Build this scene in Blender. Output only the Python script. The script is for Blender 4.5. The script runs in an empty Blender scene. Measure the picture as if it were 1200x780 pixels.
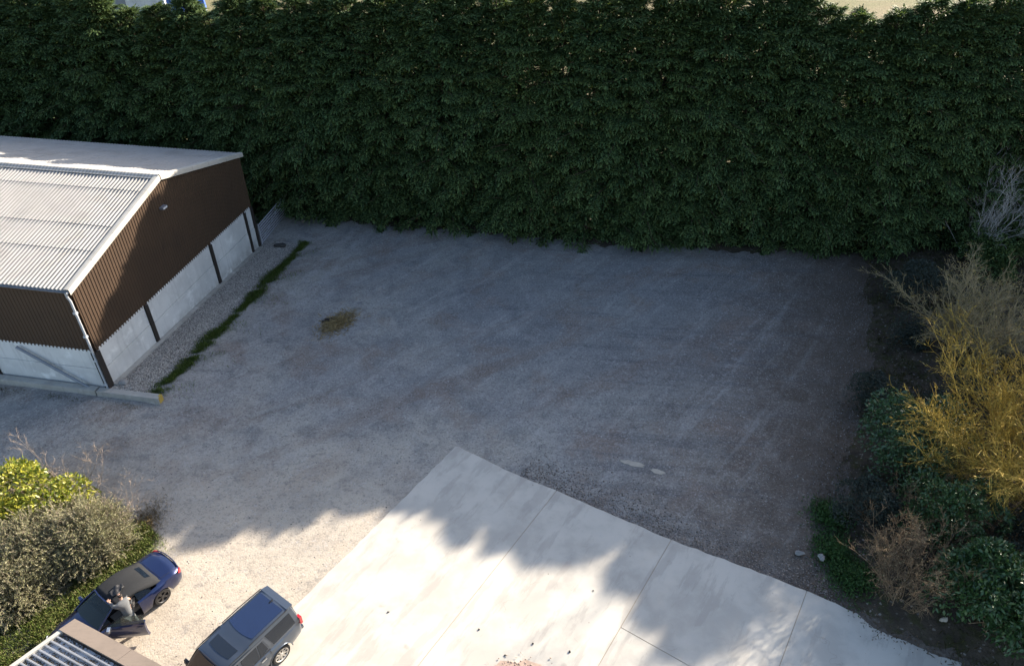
import bpy, bmesh, math, random
import numpy as np
from mathutils import Vector, Matrix, Quaternion

# ------------------------------------------------------------------ camera, sky, sun, exposure
sc = bpy.context.scene
COL = sc.collection
R = math.radians
SUN_AZ, SUN_EL = R(47), R(23.4)      # azimuth from +Y towards +X
cam_d = bpy.data.cameras.new('camera'); cam = bpy.data.objects.new('camera', cam_d); COL.objects.link(cam)
cam.location = (0, 0, 24.0); cam.rotation_euler = (R(90 - 36.0), 0, 0)
cam_d.sensor_width = 36.0; cam_d.lens = 36.0 * 833.0 / 1200.0
cam_d.clip_start = 0.5; cam_d.clip_end = 4000
sc.camera = cam
w = bpy.data.worlds.new('World'); sc.world = w; w.use_nodes = True
wn = w.node_tree.nodes; bg = wn['Background']
sky = wn.new('ShaderNodeTexSky'); sky.sky_type = 'NISHITA'; sky.sun_disc = False
sky.sun_elevation = SUN_EL; sky.sun_rotation = SUN_AZ; sky.dust_density = 2.0
w.node_tree.links.new(sky.outputs[0], bg.inputs[0]); bg.inputs[1].default_value = 0.10
sun_d = bpy.data.lights.new('sun', 'SUN'); sun = bpy.data.objects.new('sun', sun_d); COL.objects.link(sun)
sun_d.energy = 5.0; sun_d.angle = R(0.53); sun_d.color = (1.0, 0.89, 0.74)
sdir = Vector((math.sin(SUN_AZ) * math.cos(SUN_EL), math.cos(SUN_AZ) * math.cos(SUN_EL), math.sin(SUN_EL)))
sun.rotation_euler = sdir.to_track_quat('Z', 'Y').to_euler(); sun.location = (60, 60, 80)
vs = sc.view_settings
vs.view_transform = 'Standard'; vs.look = 'None'; vs.exposure = 1.78; vs.gamma = 1.0; vs.use_curve_mapping = False
sc.render.engine = 'CYCLES'
sc.cycles.max_bounces = 6; sc.cycles.transparent_max_bounces = 6

rng = np.random.default_rng(7)
random.seed(7)

# ------------------------------------------------------------------ small helpers
def tag(o, label=None, cat=None, group=None, kind=None):
    if label: o['label'] = label
    if cat: o['category'] = cat
    if group: o['group'] = group
    if kind: o['kind'] = kind
    return o

def link(o, parent=None):
    COL.objects.link(o)
    if parent is not None: o.parent = parent
    return o

def empty(name, loc=(0, 0, 0), rz=0.0):
    o = bpy.data.objects.new(name, None); o.empty_display_size = 0.3
    COL.objects.link(o); o.location = loc; o.rotation_euler = (0, 0, rz); return o

def np_mesh(name, V, F):
    """V (n,3); F = (m,3) or (m,4) int array"""
    V = np.asarray(V, dtype=np.float32); F = np.asarray(F, dtype=np.int32)
    me = bpy.data.meshes.new(name); k = F.shape[1]; m = F.shape[0]
    me.vertices.add(len(V)); me.vertices.foreach_set('co', V.ravel())
    me.loops.add(m * k); me.loops.foreach_set('vertex_index', F.ravel())
    me.polygons.add(m); me.polygons.foreach_set('loop_start', np.arange(0, m * k, k, dtype=np.int32))
    me.polygons.foreach_set('loop_total', np.full(m, k, dtype=np.int32))
    me.update(calc_edges=True); me.validate()
    return me

def np_obj(name, V, F, mat, parent=None, smooth=False):
    me = np_mesh(name, V, F)
    if mat: me.materials.append(mat)
    if smooth: me.polygons.foreach_set('use_smooth', np.ones(len(me.polygons), dtype=bool))
    return link(bpy.data.objects.new(name, me), parent)

class MB:
    """collects boxes, prisms, tubes, lathes, patches into one mesh"""
    def __init__(s): s.v = []; s.f = []
    def add(s, V, F):
        b = len(s.v); s.v += [tuple(p) for p in V]; s.f += [tuple(i + b for i in f) for f in F]; return s
    def box(s, x0, x1, y0, y1, z0, z1, M=None):
        V = [(x, y, z) for z in (z0, z1) for y in (y0, y1) for x in (x0, x1)]
        if M is not None: V = [tuple(M @ Vector(p)) for p in V]
        return s.add(V, [(0, 2, 3, 1), (4, 5, 7, 6), (0, 1, 5, 4), (2, 6, 7, 3), (0, 4, 6, 2), (1, 3, 7, 5)])
    def prism(s, poly, z0, z1):
        n = len(poly)
        V = [(p[0], p[1], z0) for p in poly] + [(p[0], p[1], z1) for p in poly]
        F = [tuple(range(n - 1, -1, -1)), tuple(range(n, 2 * n))] + [(i, (i + 1) % n, n + (i + 1) % n, n + i) for i in range(n)]
        return s.add(V, F)
    def hexa(s, bot, top):
        """two quads (4 pts each, same winding)"""
        return s.add(list(bot) + list(top), [(3, 2, 1, 0), (4, 5, 6, 7)] + [(i, (i + 1) % 4, 4 + (i + 1) % 4, 4 + i) for i in range(4)])
    def tube(s, pts, r, n=8, cap=True):
        pts = [Vector(p) for p in pts]
        rr = r if hasattr(r, '__len__') else [r] * len(pts)
        V = []
        for i, p in enumerate(pts):
            d = (pts[min(i + 1, len(pts) - 1)] - pts[max(i - 1, 0)]).normalized()
            a = d.cross(Vector((0, 0, 1)) if abs(d.z) < .9 else Vector((1, 0, 0))).normalized(); b = d.cross(a)
            for k in range(n):
                t = 2 * math.pi * k / n
                V.append(p + (a * math.cos(t) + b * math.sin(t)) * rr[i])
        F = [(i * n + k, i * n + (k + 1) % n, (i + 1) * n + (k + 1) % n, (i + 1) * n + k) for i in range(len(pts) - 1) for k in range(n)]
        if cap: F += [tuple(range(n - 1, -1, -1)), tuple(range((len(pts) - 1) * n, len(pts) * n))]
        return s.add(V, F)
    def lathe_y(s, prof, n=28, c=(0, 0, 0), close=True):
        """prof [(radius, y)] turned about the Y axis through c"""
        V = []; m = len(prof)
        for k in range(n):
            t = 2 * math.pi * k / n
            for r, y in prof: V.append((c[0] + r * math.cos(t), c[1] + y, c[2] + r * math.sin(t)))
        F = []
        for k in range(n):
            for j in range(m if close else m - 1):
                F.append((k * m + j, k * m + (j + 1) % m, ((k + 1) % n) * m + (j + 1) % m, ((k + 1) % n) * m + j))
        return s.add(V, F)
    def mesh(s, name, mat=None, smooth=None):
        me = bpy.data.meshes.new(name); me.from_pydata(s.v, [], s.f); me.update()
        bm = bmesh.new(); bm.from_mesh(me); bmesh.ops.recalc_face_normals(bm, faces=bm.faces); bm.to_mesh(me); bm.free()
        if mat: me.materials.append(mat)
        if smooth is not None:
            me.polygons.foreach_set('use_smooth', np.ones(len(me.polygons), dtype=bool))
            me.set_sharp_from_angle(angle=R(smooth))
        return me
    def build(s, name, mat, parent=None, smooth=None):
        return link(bpy.data.objects.new(name, s.mesh(name, mat, smooth)), parent)

def smoothstep(a, b, x):
    t = np.clip((np.asarray(x, dtype=float) - a) / (b - a), 0, 1); return t * t * (3 - 2 * t)

# ------------------------------------------------------------------ node materials
class NT:
    def __init__(s, name):
        s.m = bpy.data.materials.new(name); s.m.use_nodes = True; s.t = s.m.node_tree
        s.b = s.t.nodes['Principled BSDF']; s.out = s.t.nodes['Material Output']
        s._pos = None
    def n(s, typ, **kw):
        nd = s.t.nodes.new('ShaderNode' + typ)
        for k, v in kw.items(): setattr(nd, k, v)
        return nd
    def set(s, sock, val):
        if isinstance(val, bpy.types.NodeSocket): s.t.links.new(val, sock)
        else: sock.default_value = val
    @property
    def pos(s):
        if s._pos is None: s._pos = s.n('NewGeometry').outputs['Position']
        return s._pos
    @property
    def obj(s): return s.n('TexCoord').outputs['Object']
    def mapping(s, vec, scale=(1, 1, 1), rot=(0, 0, 0), loc=(0, 0, 0)):
        m = s.n('Mapping'); s.set(m.inputs[0], vec); m.inputs['Scale'].default_value = scale
        m.inputs['Rotation'].default_value = rot; m.inputs['Location'].default_value = loc; return m.outputs[0]
    def noise(s, scale, detail=4, rough=.55, vec=None, dist=0.0):
        nd = s.n('TexNoise'); s.set(nd.inputs['Vector'], vec if vec is not None else s.pos)
        nd.inputs['Scale'].default_value = scale; nd.inputs['Detail'].default_value = detail
        nd.inputs['Roughness'].default_value = rough; nd.inputs['Distortion'].default_value = dist
        return nd.outputs[0]
    def voro(s, scale, vec=None, feature='F1', out=0):
        nd = s.n('TexVoronoi', feature=feature); s.set(nd.inputs['Vector'], vec if vec is not None else s.pos)
        nd.inputs['Scale'].default_value = scale; return nd.outputs[out]
    def ramp(s, fac, stops):
        nd = s.n('ValToRGB'); s.set(nd.inputs[0], fac); cr = nd.color_ramp
        while len(cr.elements) < len(stops): cr.elements.new(0.5)
        for e, (p, c) in zip(cr.elements, stops):
            e.position = p; e.color = (c, c, c, 1) if not hasattr(c, '__len__') else (*c, 1)
        return nd.outputs[0]
    def mix(s, fac, a, b, mode='MIX'):
        nd = s.n('Mix', data_type='RGBA', blend_type=mode); s.set(nd.inputs[0], fac)
        for so, v in ((nd.inputs[6], a), (nd.inputs[7], b)):
            s.set(so, v if isinstance(v, bpy.types.NodeSocket) else (*v, 1) if len(v) == 3 else v)
        return nd.outputs[2]
    def math(s, op, a, b=0.0, c=0.0):
        nd = s.n('Math', operation=op); s.set(nd.inputs[0], a); s.set(nd.inputs[1], b); s.set(nd.inputs[2], c); return nd.outputs[0]
    def sep(s, vec):
        nd = s.n('SeparateXYZ'); s.set(nd.inputs[0], vec); return nd.outputs
    def rampf(s, val, a, b):
        nd = s.n('MapRange', interpolation_type='SMOOTHSTEP'); s.set(nd.inputs[0], val)
        nd.inputs[1].default_value = a; nd.inputs[2].default_value = b; return nd.outputs[0]
    def bump(s, h, strength=.5, dist=.02):
        nd = s.n('Bump'); s.set(nd.inputs['Height'], h); nd.inputs['Strength'].default_value = strength
        nd.inputs['Distance'].default_value = dist; s.set(s.b.inputs['Normal'], nd.outputs[0])
    def fin(s, col=None, rough=.85, metal=0.0, spec=.3, coat=0.0):
        if col is not None: s.set(s.b.inputs['Base Color'], col if isinstance(col, bpy.types.NodeSocket) else (*col, 1))
        s.set(s.b.inputs['Roughness'], rough); s.set(s.b.inputs['Metallic'], metal)
        s.b.inputs['Specular IOR Level'].default_value = spec
        if coat: s.b.inputs['Coat Weight'].default_value = coat; s.b.inputs['Coat Roughness'].default_value = .04
        return s.m

def simple(name, col, rough=.7, metal=0.0, spec=.4, coat=0.0, var=.25, scale=3.0, fine=40.0):
    """a plain surface with mottling, grain and fine relief"""
    n = NT(name)
    a = n.noise(scale, 4, .6, n.obj); b = n.noise(fine, 2, .5, n.obj)
    c = n.mix(a, tuple(x * (1 - var) for x in col), tuple(min(1, x * (1 + var)) for x in col))
    c = n.mix(n.math('MULTIPLY', b, var * .6), c, tuple(x * .5 for x in col))
    if not coat: n.bump(b, .15, .01)
    return n.fin(c, rough, metal, spec, coat)

def foliage(name, cols, rough=.55, trans=.25, spec=.35, patch=.5):
    """leaves: colour per leaf island plus broad natural variety"""
    n = NT(name)
    rnd = n.n('NewGeometry').outputs['Random Per Island']
    big = n.noise(patch, 3, .6)
    f = n.math('ADD', n.math('MULTIPLY', rnd, .6), n.math('MULTIPLY', big, .4))
    k = len(cols)
    c = n.ramp(f, [(.18 + .6 * i / (k - 1), cols[i]) for i in range(k)])
    if name == 'cypress_spray':      # each tree a slightly different green, a few browned sprays
        oi = n.n('ObjectInfo').outputs['Random']
        c = n.mix(n.math('MULTIPLY', oi, .42), c, n.mix(oi, (.034, .085, .034), (.085, .130, .036)))
        c = n.mix(n.math('MULTIPLY', n.rampf(n.noise(.9, 4, .6), .67, .76), .45), c, (.085, .062, .032))
    n.fin(c, rough, 0, spec)
    tr = n.n('BsdfTranslucent'); n.set(tr.inputs[0], n.mix(.5, c, (.10, .13, .02)))
    mx = n.n('MixShader'); mx.inputs[0].default_value = trans
    n.t.links.new(n.b.outputs[0], mx.inputs[1]); n.t.links.new(tr.outputs[0], mx.inputs[2])
    n.t.links.new(mx.outputs[0], n.out.inputs[0])
    return n.m

def glass_mat(name, tint=(.02, .03, .035), alpha=.75):
    n = NT(name); n.fin(tint, .03, 0, .6, 0)
    n.b.inputs['IOR'].default_value = 1.5
    tp = n.n('BsdfTransparent'); tp.inputs[0].default_value = (.75, .85, .85, 1)
    mx = n.n('MixShader'); mx.inputs[0].default_value = alpha
    n.t.links.new(tp.outputs[0], mx.inputs[1]); n.t.links.new(n.b.outputs[0], mx.inputs[2]); n.t.links.new(mx.outputs[0], n.out.inputs[0])
    return n.m

M = {}
# --- yard of crushed stone and planings
def yard_material():
    n = NT('yard_stone')
    x, y, _ = n.sep(n.pos)
    big = n.noise(.16, 5, .6); mid = n.noise(.7, 5, .62, None, .3); fine = n.noise(5.5, 4, .65)
    grain = n.voro(15.0, None, 'F1', 1); grain_d = n.voro(15.0, None, 'F1', 0)
    grit = n.noise(38, 2, .6)
    dusty = (.31, .295, .265); grey = (.235, .23, .225); dark = (.135, .137, .142); brown = (.185, .138, .112)
    c = n.mix(n.rampf(big, .38, .62), grey, dusty)
    c = n.mix(n.math('MULTIPLY', n.rampf(mid, .48, .70), .75), c, dark)
    # broad dark planings lie in the middle and far right of the yard
    wob = n.math('ADD', y, n.math('MULTIPLY', n.math('SUBTRACT', big, .5), 14.0))
    xr = n.math('ADD', x, n.math('MULTIPLY', n.math('SUBTRACT', mid, .5), 9.0))
    plan = n.math('MULTIPLY', n.rampf(wob, 23, 33), n.rampf(xr, -12, 1))
    c = n.mix(n.math('MULTIPLY', plan, .60), c, n.mix(fine, (.115, .119, .128), (.205, .207, .212)))
    # brown earth towards the right-hand bank
    edge = n.math('ADD', xr, n.math('MULTIPLY', n.math('SUBTRACT', 41.0, y), .42))
    c = n.mix(n.math('MULTIPLY', n.rampf(edge, 8.5, 21), .88), c, n.mix(fine, (.070, .052, .043), (.150, .118, .096)))
    red = n.noise(.33, 5, .65, n.mapping(n.pos, (1, 1, 1), (0, 0, 0), (31, 7, 0)))
    c = n.mix(n.math('MULTIPLY', n.rampf(red, .50, .66), .62), c, brown)
    # wheel tracks: arcs about three turning centres, worn pale with a dark ridge
    def track(cx, cy, ox, per, lo, hi, amt, c):
        dx = n.math('SUBTRACT', x, cx); dy = n.math('SUBTRACT', y, cy)
        r = n.math('SQRT', n.math('ADD', n.math('MULTIPLY', dx, dx), n.math('MULTIPLY', dy, dy)))
        r = n.math('ADD', r, n.math('MULTIPLY', n.noise(.25, 3, .5), 1.6))
        wv = n.math('SINE', n.math('MULTIPLY', n.math('ADD', r, ox), 6.2832 / per))
        wv2 = n.math('SINE', n.math('MULTIPLY', n.math('ADD', r, ox), 6.2832 / (per * .37)))
        f = n.math('MULTIPLY', n.math('ADD', n.math('MULTIPLY', wv, .6), n.math('MULTIPLY', wv2, .4)), n.math('MULTIPLY', n.rampf(r, lo, lo + 3), n.rampf(r, hi, hi - 3)))
        f = n.math('MULTIPLY', f, n.rampf(n.noise(.30, 4, .65, n.mapping(n.pos, (1, 1, 1), (0, 0, 0), (cx, cy, 0))), .45, .62))
        c = n.mix(n.math('MULTIPLY', n.math('MAXIMUM', f, 0.0), amt), c, (.32, .31, .30))
        return n.mix(n.math('MULTIPLY', n.math('MAXIMUM', n.math('MULTIPLY', f, -1), 0.0), amt), c, (.12, .115, .115))
    c = track(14.0, 41.0, 0.0, 2.3, 9, 26, .34, c)
    c = track(-22.0, 10.0, .4, 1.7, 6, 22, .32, c)
    c = track(-34.0, 52.0, .2, 1.8, 14, 30, .24, c)
    # scrape marks: long streaks in two directions
    def streak(ang, sx_, sy_, off): 
        return n.noise(1.0, 6, .68, n.mapping(n.mapping(n.pos, (1, 1, 1), (0, 0, -ang)), (sx_, sy_, 1), (0, 0, 0), (off, off * .7, 0)), .4)
    s1 = streak(.90, .13, 1.15, 3.0); s2 = streak(-.12, .10, 1.3, 11.0); s3 = streak(.55, .05, .42, 19.0)
    c = n.mix(n.math('MULTIPLY', n.rampf(s1, .50, .68), .50), c, (.34, .33, .315))
    c = n.mix(n.math('MULTIPLY', n.rampf(s1, .46, .30), .34), c, (.125, .112, .105))
    c = n.mix(n.math('MULTIPLY', n.math('MULTIPLY', n.rampf(s2, .50, .66), n.rampf(xr, -4, 6)), .55), c, (.095, .098, .108))
    c = n.mix(n.math('MULTIPLY', n.rampf(s3, .52, .68), .50), c, (.165, .122, .10))
    c = n.mix(n.math('MULTIPLY', n.rampf(s3, .45, .32), .35), c, (.115, .12, .132))
    # a pair of straight pale wheel marks in the far left of the yard
    for off in (0.0, 1.25):
        u = n.math('ADD', n.math('ADD', n.math('MULTIPLY', x, -.964), n.math('MULTIPLY', y, .267)), -22.0 - off * .9)
        u = n.math('ABSOLUTE', n.math('ADD', u, n.math('MULTIPLY', n.math('SUBTRACT', n.noise(.5, 2, .5), .5), .5)))
        mk = n.math('MULTIPLY', n.rampf(u, .42, .12), n.math('MULTIPLY', n.rampf(y, 33, 37), n.rampf(n.noise(1.7, 3, .6), .35, .6)))
        c = n.mix(n.math('MULTIPLY', mk, .5), c, (.36, .35, .34))
    # dusty drive in the near left
    drive = n.math('MULTIPLY', n.rampf(n.math('SUBTRACT', n.math('ADD', y, n.math('MULTIPLY', mid, 4)), n.math('MULTIPLY', x, .12)), 30.5, 21.5), n.rampf(xr, 3, -9))
    c = n.mix(n.math('MULTIPLY', drive, .72), c, n.mix(mid, (.50, .43, .34), (.40, .35, .285)))
    # stones and grit
    g = n.sep(grain)[0]
    c = n.mix(n.math('MULTIPLY', n.math('MULTIPLY', n.rampf(g, .80, 1.0), n.rampf(n.noise(1.6, 4, .6), .42, .66)), .60), c, (.40, .395, .385))
    c = n.mix(n.math('MULTIPLY', n.rampf(g, .25, .05), .32), c, (.09, .085, .082))
    c = n.mix(n.math('MULTIPLY', n.rampf(grit, .45, .75), .22), c, (.11, .105, .10))
    c = n.mix(n.math('MULTIPLY', n.rampf(n.noise(2.6, 5, .7, n.mapping(n.pos, (1, 1, 1), (0, 0, 0), (3, 8, 0))), .52, .70), .30), c, (.33, .32, .305))
    c = n.mix(n.math('MULTIPLY', n.rampf(n.noise(1.3, 6, .72, n.mapping(n.pos, (1, 1.5, 1), (0, 0, .5), (13, 2, 0))), .54, .66), .42), c, (.115, .113, .117))
    h = n.math('ADD', n.math('MULTIPLY', grain_d, -.6), n.math('ADD', fine, n.math('MULTIPLY', grit, .5)))
    br = n.rampf(n.noise(8.5, 6, .85), .30, .70)
    amt = n.math('SUBTRACT', 1.0, n.math('MULTIPLY', drive, .78))
    c = n.mix(n.math('MULTIPLY', n.math('MULTIPLY', n.rampf(br, .45, 0.0), .55), amt), c, (.075, .070, .068))
    c = n.mix(n.math('MULTIPLY', n.math('MULTIPLY', n.rampf(br, .58, 1.0), .55), amt), c, (.40, .385, .36))
    scuff = n.noise(2.2, 6, .75, n.mapping(n.pos, (.5, 2.6, 1), (0, 0, .35)))
    c = n.mix(n.math('MULTIPLY', n.rampf(scuff, .50, .72), .20), c, (.10, .093, .09))
    c = n.mix(n.math('MULTIPLY', n.rampf(edge, 16.5, 23.0), .80), c, n.mix(br, (.050, .041, .034), (.105, .084, .066)))
    n.bump(h, .45, .025)
    return n.fin(c, .92, 0, .2)
M['yard'] = yard_material()

def field_material():
    n = NT('rough_field')
    a = n.noise(.05, 5, .6); b = n.noise(1.2, 4, .6); c_ = n.noise(9, 3, .6)
    c = n.mix(n.rampf(a, .4, .6), (.20, .165, .10), (.10, .12, .045))
    c = n.mix(n.math('MULTIPLY', b, .6), c, (.12, .095, .06))
    c = n.mix(n.math('MULTIPLY', c_, .5), c, (.26, .22, .15))
    n.bump(c_, .8, .1)
    return n.fin(c, .95, 0, .1)
M['field'] = field_material()

def soil_material():
    n = NT('bank_soil')
    a = n.noise(.8, 5, .65); b = n.noise(6, 4, .65); g = n.voro(14, None, 'F1', 1)
    c = n.mix(n.rampf(a, .35, .65), (.045, .037, .030), (.085, .069, .052))
    c = n.mix(n.math('MULTIPLY', n.rampf(n.noise(2.2, 4, .6), .45, .65), .7), c, (.040, .046, .014))
    c = n.mix(n.math('MULTIPLY', b, .5), c, (.022, .018, .014))
    c = n.mix(n.math('MULTIPLY', n.rampf(n.sep(g)[0], .93, 1.0), .7), c, (.22, .20, .18))
    n.bump(b, .9, .06)
    return n.fin(c, .95, 0, .15)
M['soil'] = soil_material()

def concrete_material(name, base, stain, specks=True, streak=False):
    n = NT(name)
    v = n.pos
    a = n.noise(.5, 5, .6, v); b = n.noise(3.5, 5, .65, v); g = n.noise(45, 3, .6, v)
    c = n.mix(n.rampf(a, .35, .68), base, tuple(q * .86 for q in base))
    edge = n.math('ADD', a, n.math('MULTIPLY', b, .35))
    c = n.mix(n.math('MULTIPLY', n.rampf(edge, .62, .78), .22), c, stain)
    c = n.mix(n.math('MULTIPLY', n.rampf(n.noise(.23, 6, .62, n.mapping(v, (1, 1, 1), (0, 0, 0), (9, 4, 0))), .54, .66), .22), c, stain)
    c = n.mix(n.math('MULTIPLY', g, .22), c, tuple(q * .62 for q in base))
    if specks:
        sp = n.sep(n.voro(2.1, v, 'F1', 1))[0]; d = n.voro(2.1, v, 'F1', 0)
        c = n.mix(n.math('MULTIPLY', n.math('MULTIPLY', n.rampf(sp, .78, .95), n.rampf(d, .085, .03)), .7), c, (.12, .105, .09))
        ln = n.mapping(n.mapping(n.pos, (1, 1, 1), (0, 0, -math.atan2(-.835, -.55))), (.30, 1.4, 1))
        c = n.mix(n.math('MULTIPLY', n.rampf(n.noise(1.0, 6, .70, ln), .52, .60), .40), c, stain)
        wv = n.mapping(n.pos, (1, 1, 1)); cd = n.voro(.19, n.n('VectorMath', operation='ADD').outputs[0], 'DISTANCE_TO_EDGE', 0)
        va = cd.node.inputs['Vector'].links[0].from_node
        nz = n.n('TexNoise'); nz.inputs['Scale'].default_value = 1.3; nz.inputs['Detail'].default_value = 4; n.set(nz.inputs['Vector'], n.pos)
        n.set(va.inputs[0], n.pos); n.set(va.inputs[1], nz.outputs['Color'])
        c = n.mix(n.math('MULTIPLY', n.math('MULTIPLY', n.rampf(cd, .0022, .0008), n.rampf(a, .50, .62)), .22), c, (.15, .13, .11))
        oil = n.noise(.9, 3, .5, n.mapping(v, (1, 1, 1), (0, 0, 0), (21, 3, 0)))
        c = n.mix(n.math('MULTIPLY', n.rampf(oil, .70, .76), .35), c, (.16, .145, .13))
    if streak:
        st = n.noise(2.0, 5, .65, n.mapping(n.obj, (2.2, 2.2, .22)))
        c = n.mix(n.math('MULTIPLY', n.rampf(st, .5, .72), .55), c, stain)
        c = n.mix(n.math('MULTIPLY', n.math('MULTIPLY', n.rampf(n.sep(n.pos)[2], 1.15, .3), n.rampf(n.noise(3, 4, .6), .3, .6)), .5), c, (.20, .185, .16))
        c = n.mix(n.math('MULTIPLY', n.rampf(n.noise(1.1, 5, .6, n.obj), .55, .7), .5), c, tuple(min(1, q * 1.35) for q in base))
    n.bump(n.math('ADD', g, n.math('MULTIPLY', b, .6)), .25, .015)
    return n.fin(c, .85, 0, .25)
M['slab'] = concrete_material('slab_concrete', (.485, .458, .41), (.29, .27, .245))
M['panel'] = concrete_material('panel_concrete', (.60, .605, .60), (.38, .385, .385), False, True)
M['kerb'] = concrete_material('kerb_concrete', (.40, .39, .36), (.22, .21, .19), False, True)

def sheet_material(name, base, dirt_and_shade, rough=.75, metal=0.0, trough_shade=0.0):
    n = NT(name)
    oi = n.n('ObjectInfo').outputs['Random']
    a = n.noise(.45, 5, .65); b = n.noise(5, 4, .65, n.mapping(n.obj, (.5, 3.0, 1)))
    c = n.mix(n.math('MULTIPLY', n.rampf(a, .45, .70), .55), base, dirt_and_shade)
    c = n.mix(n.math('MULTIPLY', n.rampf(b, .45, .75), .35), c, dirt_and_shade)
    if trough_shade:          # rib shadow painted as darker colour in the troughs of the waves
        w_ = n.math('COSINE', n.math('MULTIPLY', n.sep(n.obj)[1], 6.2832 / trough_shade))
        c = n.mix(n.math('MULTIPLY', n.rampf(w_, .35, -.75), .62), c, tuple(q * .55 for q in dirt_and_shade))
    c = n.mix(n.math('MULTIPLY', oi, .22), c, tuple(q * .72 for q in base))
    c = n.mix(n.math('MULTIPLY', n.noise(30, 3, .6), .25), c, tuple(q * .6 for q in base))
    n.bump(n.noise(60, 2, .5), .12, .01)
    return n.fin(c, rough, metal, .3)
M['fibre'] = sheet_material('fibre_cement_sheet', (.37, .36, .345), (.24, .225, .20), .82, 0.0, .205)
M['brown'] = sheet_material('brown_cladding', (.066, .042, .027), (.045, .031, .022), .5)
M['galv'] = sheet_material('galvanised_sheet', (.40, .41, .43), (.15, .14, .13), .42, .55)
M['trim'] = sheet_material('brown_roof_trim', (.205, .165, .135), (.13, .105, .085), .7)
M['verge'] = sheet_material('verge_capping', (.44, .42, .38), (.27, .25, .20), .8)
M['steel'] = simple('dark_brown_steel', (.032, .026, .023), .55, .1, .4)
M['gutter'] = simple('grey_gutter', (.20, .22, .25), .45, .1, .4)
M['pipe'] = simple('pale_pipe', (.42, .44, .47), .4, .1, .4)
M['hurdle'] = simple('dull_galvanised_rail', (.46, .47, .53), .5, .3, .4)
M['lamp'] = simple('lamp_grey', (.16, .17, .20), .5, .2, .4)
M['lampglass'] = simple('lamp_glass', (.5, .52, .55), .2, 0, .5)
M['yellow'] = simple('faded_yellow_paint', (.40, .28, .06), .7)
M['rock'] = simple('rubble_stone', (.24, .235, .23), .9, 0, .2, 0, .4, 6, 30)
M['darkrock'] = simple('dark_stone', (.05, .048, .047), .9, 0, .2, 0, .4, 6, 30)
M['pale'] = simple('pale_mortar', (.36, .33, .28), .9, 0, .2, 0, .3, 4, 30)
M['rubble'] = simple('pinkish_rubble', (.40, .30, .24), .9, 0, .2, 0, .4, 5, 40)
M['straw'] = foliage('straw', [(.16, .11, .05), (.26, .19, .09), (.34, .26, .13)], .8, .1, .2)
M['wood_dark'] = simple('wet_timber', (.028, .022, .018), .8)
M['bark'] = simple('conifer_bark', (.10, .072, .052), .9, 0, .15, 0, .4, 3, 25)
M['needle'] = foliage('cypress_spray', [(.046, .090, .036), (.073, .130, .050), (.106, .172, .062), (.158, .218, .070)], .6, .34, .25, .35)
M['grass'] = foliage('grass_blade', [(.06, .095, .018), (.10, .15, .028), (.15, .185, .045), (.24, .22, .10)], .6, .25, .25, .8)
M['grass_dark'] = foliage('shade_grass', [(.075, .135, .020), (.12, .195, .034), (.18, .23, .06)], .65, .2, .2, .8)
M['nettle'] = foliage('weed_leaf', [(.020, .055, .014), (.034, .085, .020), (.055, .115, .03)], .55, .2, .3, .9)
M['bankgrass'] = foliage('dull_bank_grass', [(.036, .042, .012), (.060, .064, .020), (.095, .088, .034)], .8, .15, .15, .6)
M['laurel_dark'] = foliage('dark_laurel_leaf', [(.022, .056, .016), (.034, .082, .024), (.052, .108, .034)], .38, .12, .5, .7)
M['ivy'] = foliage('glossy_ivy_leaf', [(.020, .056, .018), (.032, .080, .026), (.052, .108, .040)], .42, .12, .6, .7)
M['laurel_yellow'] = foliage('spotted_laurel_leaf', [(.075, .120, .010), (.155, .185, .013), (.26, .25, .022), (.34, .32, .045)], .42, .25, .45, .9)
M['olive'] = foliage('olive_grey_leaf', [(.13, .135, .060), (.20, .20, .095), (.28, .265, .150), (.36, .33, .22)], .7, .15, .2, .8)
M['bramble'] = foliage('dark_bramble_leaf', [(.020, .030, .024), (.030, .042, .034), (.046, .055, .045)], .65, .12, .25, .8)
M['twig_grey'] = simple('grey_bark_twig', (.34, .325, .31), .85, 0, .15)
M['twig_tan'] = simple('tan_lichen_twig', (.30, .245, .145), .85, 0, .15)
M['twig_yellow'] = foliage('golden_willow_twig', [(.26, .168, .030), (.38, .262, .050), (.47, .35, .085)], .7, .05, .2, .6)
M['twig_brown'] = simple('dead_brown_stem', (.19, .135, .085), .85, 0, .15)
M['twig_pale'] = simple('pale_dry_twig', (.30, .24, .19), .85, 0, .15)
M['catkin'] = foliage('tan_bud', [(.22, .17, .06), (.32, .25, .09), (.40, .32, .14)], .8, .15, .2, .6)
M['pebble'] = NT('loose_pebble')
def pebble_material(name, lo, hi):
    n = NT(name); r = n.n('NewGeometry').outputs['Random Per Island']
    c = n.mix(r, lo, hi); n.bump(n.noise(60, 2, .5), .2, .01); return n.fin(c, .9, 0, .2)
M['pebble'] = pebble_material('loose_pebble', (.06, .058, .058), (.36, .35, .335))
M['shingle'] = pebble_material('strip_gravel', (.13, .12, .11), (.46, .43, .39))
M['moss'] = pebble_material('roof_moss', (.03, .028, .024), (.12, .10, .07))

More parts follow.
